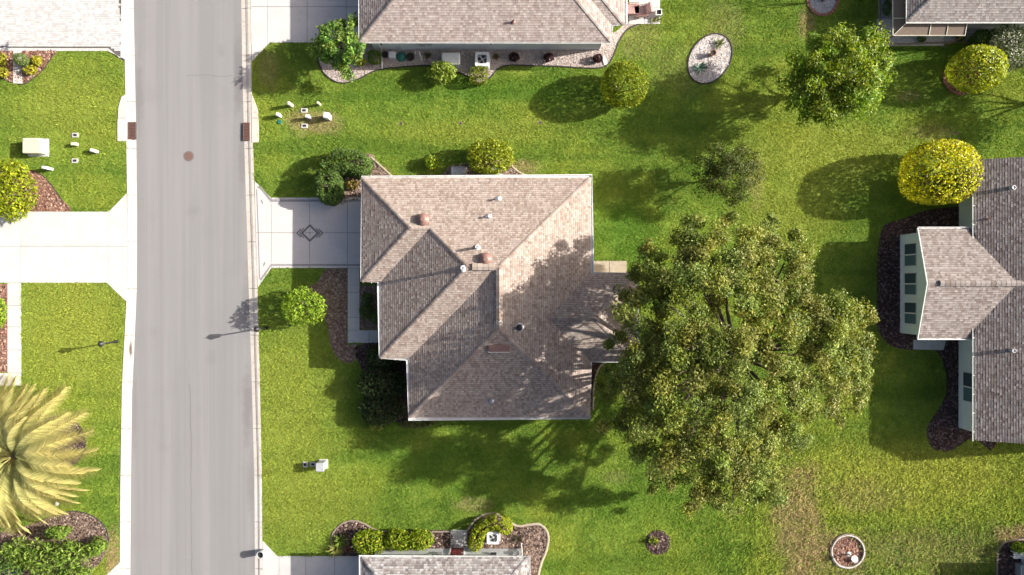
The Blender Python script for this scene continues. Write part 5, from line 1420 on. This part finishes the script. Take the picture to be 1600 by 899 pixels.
mh = W(294.5, 244); mo = thing("manhole_cover", "round rusty manhole cover in the road", "manhole cover", (mh.x, mh.y, -.05))
MB().lathe(mh.x, mh.y, [(.335, -.06), (.335, -.044), (.30, -.042), (.29, -.048)], 28).build("frame", M['band_dark'], mo)
MB().lathe(mh.x, mh.y, [(.285, -.055), (.285, -.042), (.27, -.038)], 28).build("lid", M['manhole'], mo)
for q in np.linspace(-.18, .18, 5): MB().box((mh.x - math.sqrt(.05 - q * q), mh.y + q - .012, -.04), (mh.x + math.sqrt(.05 - q * q), mh.y + q + .012, -.031)).build("rib", M['rust'], mo)
for u0, u1, v0, v1, lab in ((201, 212.5, 191, 218, "rusty storm drain grate in the kerb across the road"), (380, 390.5, 192, 220, "rusty storm drain grate in the kerb near the pedestal cluster")):
    a = W(u0, v1); b = W(u1, v0); g = thing("drain_grate", lab, "drain grate", ((a.x + b.x) / 2, (a.y + b.y) / 2, 0), "storm drain grates")
    MB().box((a.x, a.y, -.05), (b.x, b.y, .034)).build("pit", M['dark'], g)
    for x0, y0, x1, y1 in ((a.x, a.y, b.x, a.y + .05), (a.x, b.y - .05, b.x, b.y), (a.x, a.y + .05, a.x + .05, b.y - .05), (b.x - .05, a.y + .05, b.x, b.y - .05)):
        MB().box((x0, y0, .03), (x1, y1, .06)).build("frame_bar", M['rust'], g)
    n = 11
    for i in range(n):
        y = a.y + .05 + (b.y - a.y - .1) * (i + .5) / n
        MB().box((a.x + .05, y - .03, .03), (b.x - .05, y + .03, .056)).build("bar", M['rust'], g)

# air conditioners and generators
def ac_unit(label, u, v, w=.9, h=.85, a=0.0, group="air conditioners beside the houses"):
    p = W(u, v, h); root = thing("air_conditioner", label, "air conditioner", (p.x, p.y, 0), group)
    MB().prism(rrect(p.x, p.y, w + .12, w + .12, .03, a), -.03, .08, .01).build("pad", M['conc_grey'], root)
    wl_ = rrect(p.x, p.y, w, w, .09, a); nw = len(wl_)
    MB().add([(x, y, z) for z in (.08, h - .055) for x, y in wl_], [(i, (i + 1) % nw, nw + (i + 1) % nw, nw + i) for i in range(nw)]).build("casing", M['white_plastic'], root, smooth=True)
    ring_ = MB()
    out = rrect(p.x, p.y, w + .02, w + .02, .1, a, 6); n = len(out)
    inn = [(p.x + w * .40 * math.cos(math.atan2(y - p.y, x - p.x)), p.y + w * .40 * math.sin(math.atan2(y - p.y, x - p.x))) for x, y in out]
    ring_.add([(x, y, h - .06) for x, y in out] + [(x, y, h) for x, y in out] + [(x, y, h) for x, y in inn] + [(x, y, h - .12) for x, y in inn],
              [(r_ * n + i, r_ * n + (i + 1) % n, (r_ + 1) * n + (i + 1) % n, (r_ + 1) * n + i) for r_ in range(3) for i in range(n)])
    ring_.build("top_cover", M['white_plastic'], root)
    MB().lathe(p.x, p.y, [(w * .39, h - .4), (w * .39, h - .39)], 24).build("fan_well", M['dark'], root)
    fan = MB()
    for k in range(4):
        t_ = k * math.pi / 2 + .5
        fan.add([(p.x + r_ * math.cos(t_ + da), p.y + r_ * math.sin(t_ + da), h - .16 + dz) for r_, da, dz in ((.06, -.3, 0), (w * .36, -.28, -.02), (w * .36, .34, .05), (.06, .4, .03))], [(0, 1, 2, 3)])
    fan.lathe(p.x, p.y, [(.09, h - .2), (.09, h - .1), (.05, h - .08)], 12)
    fan.build("fan", M['grey_metal'], root)
    gr = MB()
    for r_ in (.12, .2, .28, w * .385):
        gr.tube([(p.x + r_ * math.cos(t_), p.y + r_ * math.sin(t_), h - .012) for t_ in np.linspace(0, 2 * math.pi, 25)], .005, 4, False)
    gr.build("fan_guard", M['grey_metal'], root)
    return root
ac_unit("square air conditioner with visible fan on gravel beside the pinkish roof", 753.5, 92.5)
ac_unit("air conditioner inside the curved lime hedge by the red door", 770.5, 841, .78, .8)
def generator(label, u, v, w, d, h, mat='white_plastic', a=0.0):
    p = W(u, v, h); root = thing("generator", label, "generator", (p.x, p.y, 0), None)
    MB().prism(rrect(p.x, p.y, w + .1, d + .1, .03, a), -.03, .08, .01).build("pad", M['conc_grey'], root)
    MB().prism(rrect(p.x, p.y, w, d, .08, a), .08, h * .8).build("casing", M[mat], root)
    MB().prism(rrect(p.x, p.y, w + .04, d + .04, .1, a, 5), h * .78, h, .07).build("lid", M[mat], root, smooth=True)
    for i in range(5): MB().box((p.x - w * .35, p.y - d / 2 - .008, .2 + i * .07), (p.x + w * .1, p.y - d / 2 + .01, .235 + i * .07)).build("louvre", M['grey_metal'], root)
generator("white rounded generator on gravel beside the pinkish roof", 704, 91, 1.15, .72, .75)
generator("grey generator box tucked under the tan roof's upper eave", 716, 268, .95, .6, .7, 'grey_metal')
ac_unit("half hidden air conditioner under the tan roof eave behind the lime shrub", 773, 272, .8, .75)

# things along the gravel strip
def lathe_thing(name, label, cat, u, v, parts, group=None):
    p = W(u, v); root = thing(name, label, cat, (p.x, p.y, 0), group)
    for pn, prof, mt in parts: MB().lathe(p.x, p.y, prof, 20).build(pn, M[mt], root, smooth=True)
    return root
lathe_thing("flower_pot", "dark empty pot beside the white downspout on gravel", "pot", 602.5, 88, [("body", [(.13, 0), (.19, .30), (.21, .31), (.21, .35), (.17, .35), (.16, .2)], 'brown_pot'), ("soil", [(.16, .26), (.16, .28)], 'dark')])
lathe_thing("septic_lid", "green domed plastic lid on the gravel strip", "lid", 627, 89.5, [("base", [(.32, -.02), (.32, .08), (.29, .10)], 'green_plastic'), ("dome", [(.27, .10), (.24, .18), (.13, .24), (.03, .25)], 'green_plastic')])
lathe_thing("flower_pot", "wide dark brown bowl on gravel beyond the green lid", "pot", 642, 91, [("bowl", [(.14, 0), (.25, .22), (.27, .23), (.27, .27), (.23, .27), (.2, .16)], 'brown_pot'), ("soil", [(.21, .2), (.21, .22)], 'dark')])
cabinet("utility_box", "small white square box between dark pot and green lid", 613.5, 87.5, .42, .40, .3, M['white_plastic'])
p = W(655, 86); wp = thing("standpipe", "bent white pipe lying on gravel before the meters", "pipe", (p.x, p.y, 0))
MB().tube([(p.x - .25, p.y + .1, .05), (p.x - .25, p.y + .1, .4), (p.x - .15, p.y + .1, .45), (p.x + .02, p.y + .1, .42), (p.x + .2, p.y - .35, .05)], .035, 8).build("pipe_run", M['white'], wp, smooth=True)
MB().lathe(p.x - .25, p.y + .1, [(.06, 0), (.06, .05)], 10).build("collar", M['white'], wp)
lathe_thing("flower_pot", "terracotta pot in the middle of the oval gravel bed", "pot", 1111.5, 86, [("body", [(.12, 0), (.17, .40), (.20, .41), (.20, .47), (.165, .47), (.15, .3)], 'terracotta'), ("soil", [(.155, .40), (.155, .42)], 'dark')])
p = W(1590, 880); bs = thing("splash_block", "white downspout splash block near gravel corner by the loose purple plant", "block", (W(944, 95).x, W(944, 95).y, 0))
q = W(944, 95); MB().prism(rrect(q.x, q.y, .22, .6, .03, .3), 0, .09, .02).build("body", M['white'], bs)
# birdbath in the pink ringed circle
lathe_thing("bird_bath", "white pedestal bird bath in the stone ringed red mulch circle", "bird bath", 1325.5, 865.5, [("foot", [(.16, 0), (.14, .06), (.06, .1)], 'white'), ("column", [(.06, .09), (.05, .45), (.06, .78)], 'white'), ("bowl", [(.08, .77), (.20, .86), (.215, .90), (.18, .90), (.05, .84)], 'white')])
lathe_thing("flower_pot", "small dark pot beside the white bird bath", "pot", 1333.5, 873, [("body", [(.11, 0), (.15, .26), (.17, .27), (.17, .31), (.14, .31), (.13, .2)], 'conc_white'), ("soil", [(.13, .24), (.13, .26)], 'dark')])
# patio furniture by the pinkish house
def lounge(label, u, v, a):
    p = W(u, v, .4); root = thing("lounge_chair", label, "lounge chair", (p.x, p.y, 0), "lounge chairs on the bleached patio")
    ca, sa = math.cos(a), math.sin(a)
    R = lambda x, y, z: (p.x + x * ca - y * sa, p.y + x * sa + y * ca, z)
    def bx_(x0, y0, z0, x1, y1, z1, name, mat):
        vs = [R(x, y, z) for z in (z0, z1) for x, y in ((x0, y0), (x1, y0), (x1, y1), (x0, y1))]
        MB().add(vs, [(3, 2, 1, 0), (4, 5, 6, 7), (0, 1, 5, 4), (1, 2, 6, 5), (2, 3, 7, 6), (3, 0, 4, 7)]).build(name, mat, root)
    for x in (-.32, .32):
        for y in (-.40, .40): bx_(x - .025, y - .025, 0.04, x + .025, y + .025, .36, "leg", M['brown_vent'])
    bx_(-.36, -.44, .34, .36, .44, .39, "frame", M['brown_vent'])
    bx_(-.33, -.42, .39, .33, .28, .50, "seat_cushion", M['cushion_pink'])
    vs = [R(x, y, z) for x in (-.33, .33) for y, z in ((.26, .44), (.38, .44), (.60, .95), (.50, .98))]
    MB().add(vs, [(0, 1, 2, 3), (7, 6, 5, 4), (0, 4, 5, 1), (1, 5, 6, 2), (2, 6, 7, 3), (3, 7, 4, 0)]).build("back_cushion", M['cushion_pink'], root)
    for x in (-.38, .33): bx_(x, -.4, .58, x + .05, .4, .62, "armrest", M['brown_vent'])
lounge("pink cushioned lounge chair on the patio, against the house wall", 988, 15, math.radians(90))
lounge("pink cushioned lounge chair on the patio, out in the open sun", 1002, 18, math.radians(-80))
pp = W(1027.5, 23); pl = thing("planter", "square white planter at the outer corner of the bleached patio", "planter", (pp.x, pp.y, .05))
for x0, y0, x1, y1 in ((-.2, -.2, .2, -.15), (-.2, .15, .2, .2), (-.2, -.15, -.15, .15), (.15, -.15, .2, .15)): MB().box((pp.x + x0, pp.y + y0, .05), (pp.x + x1, pp.y + y1, .45)).build("side", M['white'], pl)
MB().box((pp.x - .15, pp.y - .15, .05), (pp.x + .15, pp.y + .15, .36)).build("soil", M['dark'], pl)
for u, v, lab in ((1020, 33, "small potted plant at the patio edge, closer to the chairs"), (1027, 32, "small potted plant at the outermost patio corner")):
    spiky("potted_plant", lab, u, v, 7, 30, [(0.14, 0.17, 0.05), (0.22, 0.22, 0.08)], .5, .05, group="potted plants at the patio edge")
# lower right corner: bench and box
q = W(1592, 868, .4); bb = thing("garden_bench", "pale blue white bench in the dark lower corner bed", "bench", (q.x, q.y, 0))
for i in range(4): MB().box((q.x - .35, q.y - .2 + i * .11, .42 - i * .01), (q.x + .8, q.y - .11 + i * .11, .45 - i * .01)).build("slat", M['white_plastic'], bb)
for x in (-.28, .7):
    for y in (-.15, .18): MB().box((q.x + x - .03, q.y + y - .03, 0), (q.x + x + .03, q.y + y + .03, .42)).build("leg", M['white'], bb)
cabinet("storage_box", "bluish grey storage box behind the pale bench at the lower corner", 1596, 888, .9, .8, .65, M['silver'], cat="box", r=.06)
# small utility flag and white stakes
lathe_thing("garden_light", "small white garden light below the palm fronds", "garden light", 92, 786, [("stake", [(.02, 0), (.02, .18)], 'white'), ("head", [(.05, .17), (.11, .2), (.12, .24), (.04, .28)], 'white')])

# sprinkler heads sunk in little worn hollows
for u, v, lab in ((626, 193, "sprinkler hollow in the side lawn below the lime shrub and generator"), (719, 193, "sprinkler hollow in the side lawn above the large lime shrub"), (843, 192, "sprinkler hollow in the side lawn near the globe shrub's shadow"),
                  (1492, 208, "sprinkler hollow on lawn above the clipped golden shrub"), (1479, 747, "sprinkler hollow below the dark mulch tip of the mint house"), (1568, 753, "sprinkler hollow on the far back lawn below the mint house")):
    p = W(u, v); sp_ = thing("sprinkler_head", lab, "sprinkler", (p.x, p.y, 0), "sprinkler heads in the lawns")
    hol = [(p.x + (.13 + .04 * math.sin(3 * q + u)) * math.cos(q), p.y + (.11 + .03 * math.cos(2 * q + v)) * math.sin(q)) for q in np.linspace(0, 2 * math.pi, 13)[:-1]]
    NOGRASS.append(hol)
    MB().prism(hol, -.03, .008).build("bare_soil", M['mulch'], sp_)
    MB().lathe(p.x + .04, p.y, [(.05, 0), (.05, .03), (.035, .035)], 12).build("cap", M['black'], sp_)

# ------------------------------------------------------------------ grass blades over the lawns in view
def noise2(x, y, sc, seed):
    r = np.random.default_rng(seed); G = r.random((128, 128))
    u = x * sc + 500; v = y * sc + 500
    i = np.floor(u).astype(int); j = np.floor(v).astype(int); fu = u - i; fv = v - j
    fu = fu * fu * (3 - 2 * fu); fv = fv * fv * (3 - 2 * fv)
    g = lambda a, b: G[a % 128, b % 128]
    return (g(i, j) * (1 - fu) + g(i + 1, j) * fu) * (1 - fv) + (g(i, j + 1) * (1 - fu) + g(i + 1, j + 1) * fu) * fv
def turf(n, seed):
    r = np.random.default_rng(seed)
    x = r.uniform(-34.5, 34.5, n); y = r.uniform(-19.8, 19.8, n)
    bad = np.zeros(n, bool)
    for po in NOGRASS: bad |= inside(x, y, po)
    x = x[~bad]; y = y[~bad]
    # rougher, clumpier turf on the back lots
    rough = np.clip((x - 9) / 8, 0, 1) * np.clip((-8 - y) / 4, 0, 1)
    cl = noise2(x, y, 2.2, 3) * .6 + noise2(x, y, 5.0, 4) * .4
    keep = r.random(len(x)) < np.clip(.55 + .9 * (cl - .35) , .15, 1) * (1 - .42 * rough)
    x = x[keep]; y = y[keep]; cl = cl[keep]; rough = rough[keep]; n = len(x)
    a = r.uniform(0, 2 * np.pi, n); L = r.uniform(.07, .17, n) * (.7 + .7 * cl) * (1 + .95 * rough); w = r.uniform(.012, .028, n) * (1 + .5 * rough)
    h = L * r.uniform(.35, .95, n) * .75
    dx, dy = np.cos(a), np.sin(a)
    V = np.empty((n, 3, 3), np.float32)
    V[:, 0] = np.stack([x - dy * w, y + dx * w, np.full(n, -.005)], 1); V[:, 1] = np.stack([x + dy * w, y - dx * w, np.full(n, -.005)], 1)
    V[:, 2] = np.stack([x + dx * L * .8, y + dy * L * .8, h], 1)
    b = r.uniform(.68, 1.32, n) * (1 + .5 * (cl - .5)); yl = r.random(n) < .12
    C = np.stack([b * np.where(yl, 1.3, 1), b * np.where(yl, 1.1, 1), b * np.where(yl, 1.3, 1)], 1)
    return V.reshape(-1, 3), np.arange(n * 3).reshape(-1, 3), np.repeat(C, 3, 0)
V_, F_, C_ = turf(1950000, 21)
o = np_mesh("grass", V_, F_, C_, M['blade'], kind="stuff")
print("grass blades", len(F_))
o["label"] = "short mown lawn grass around the houses"; o["category"] = "grass"
tot = sum(len(m.polygons) for m in bpy.data.meshes)
print("polygons", tot, "objects", len(bpy.data.objects))
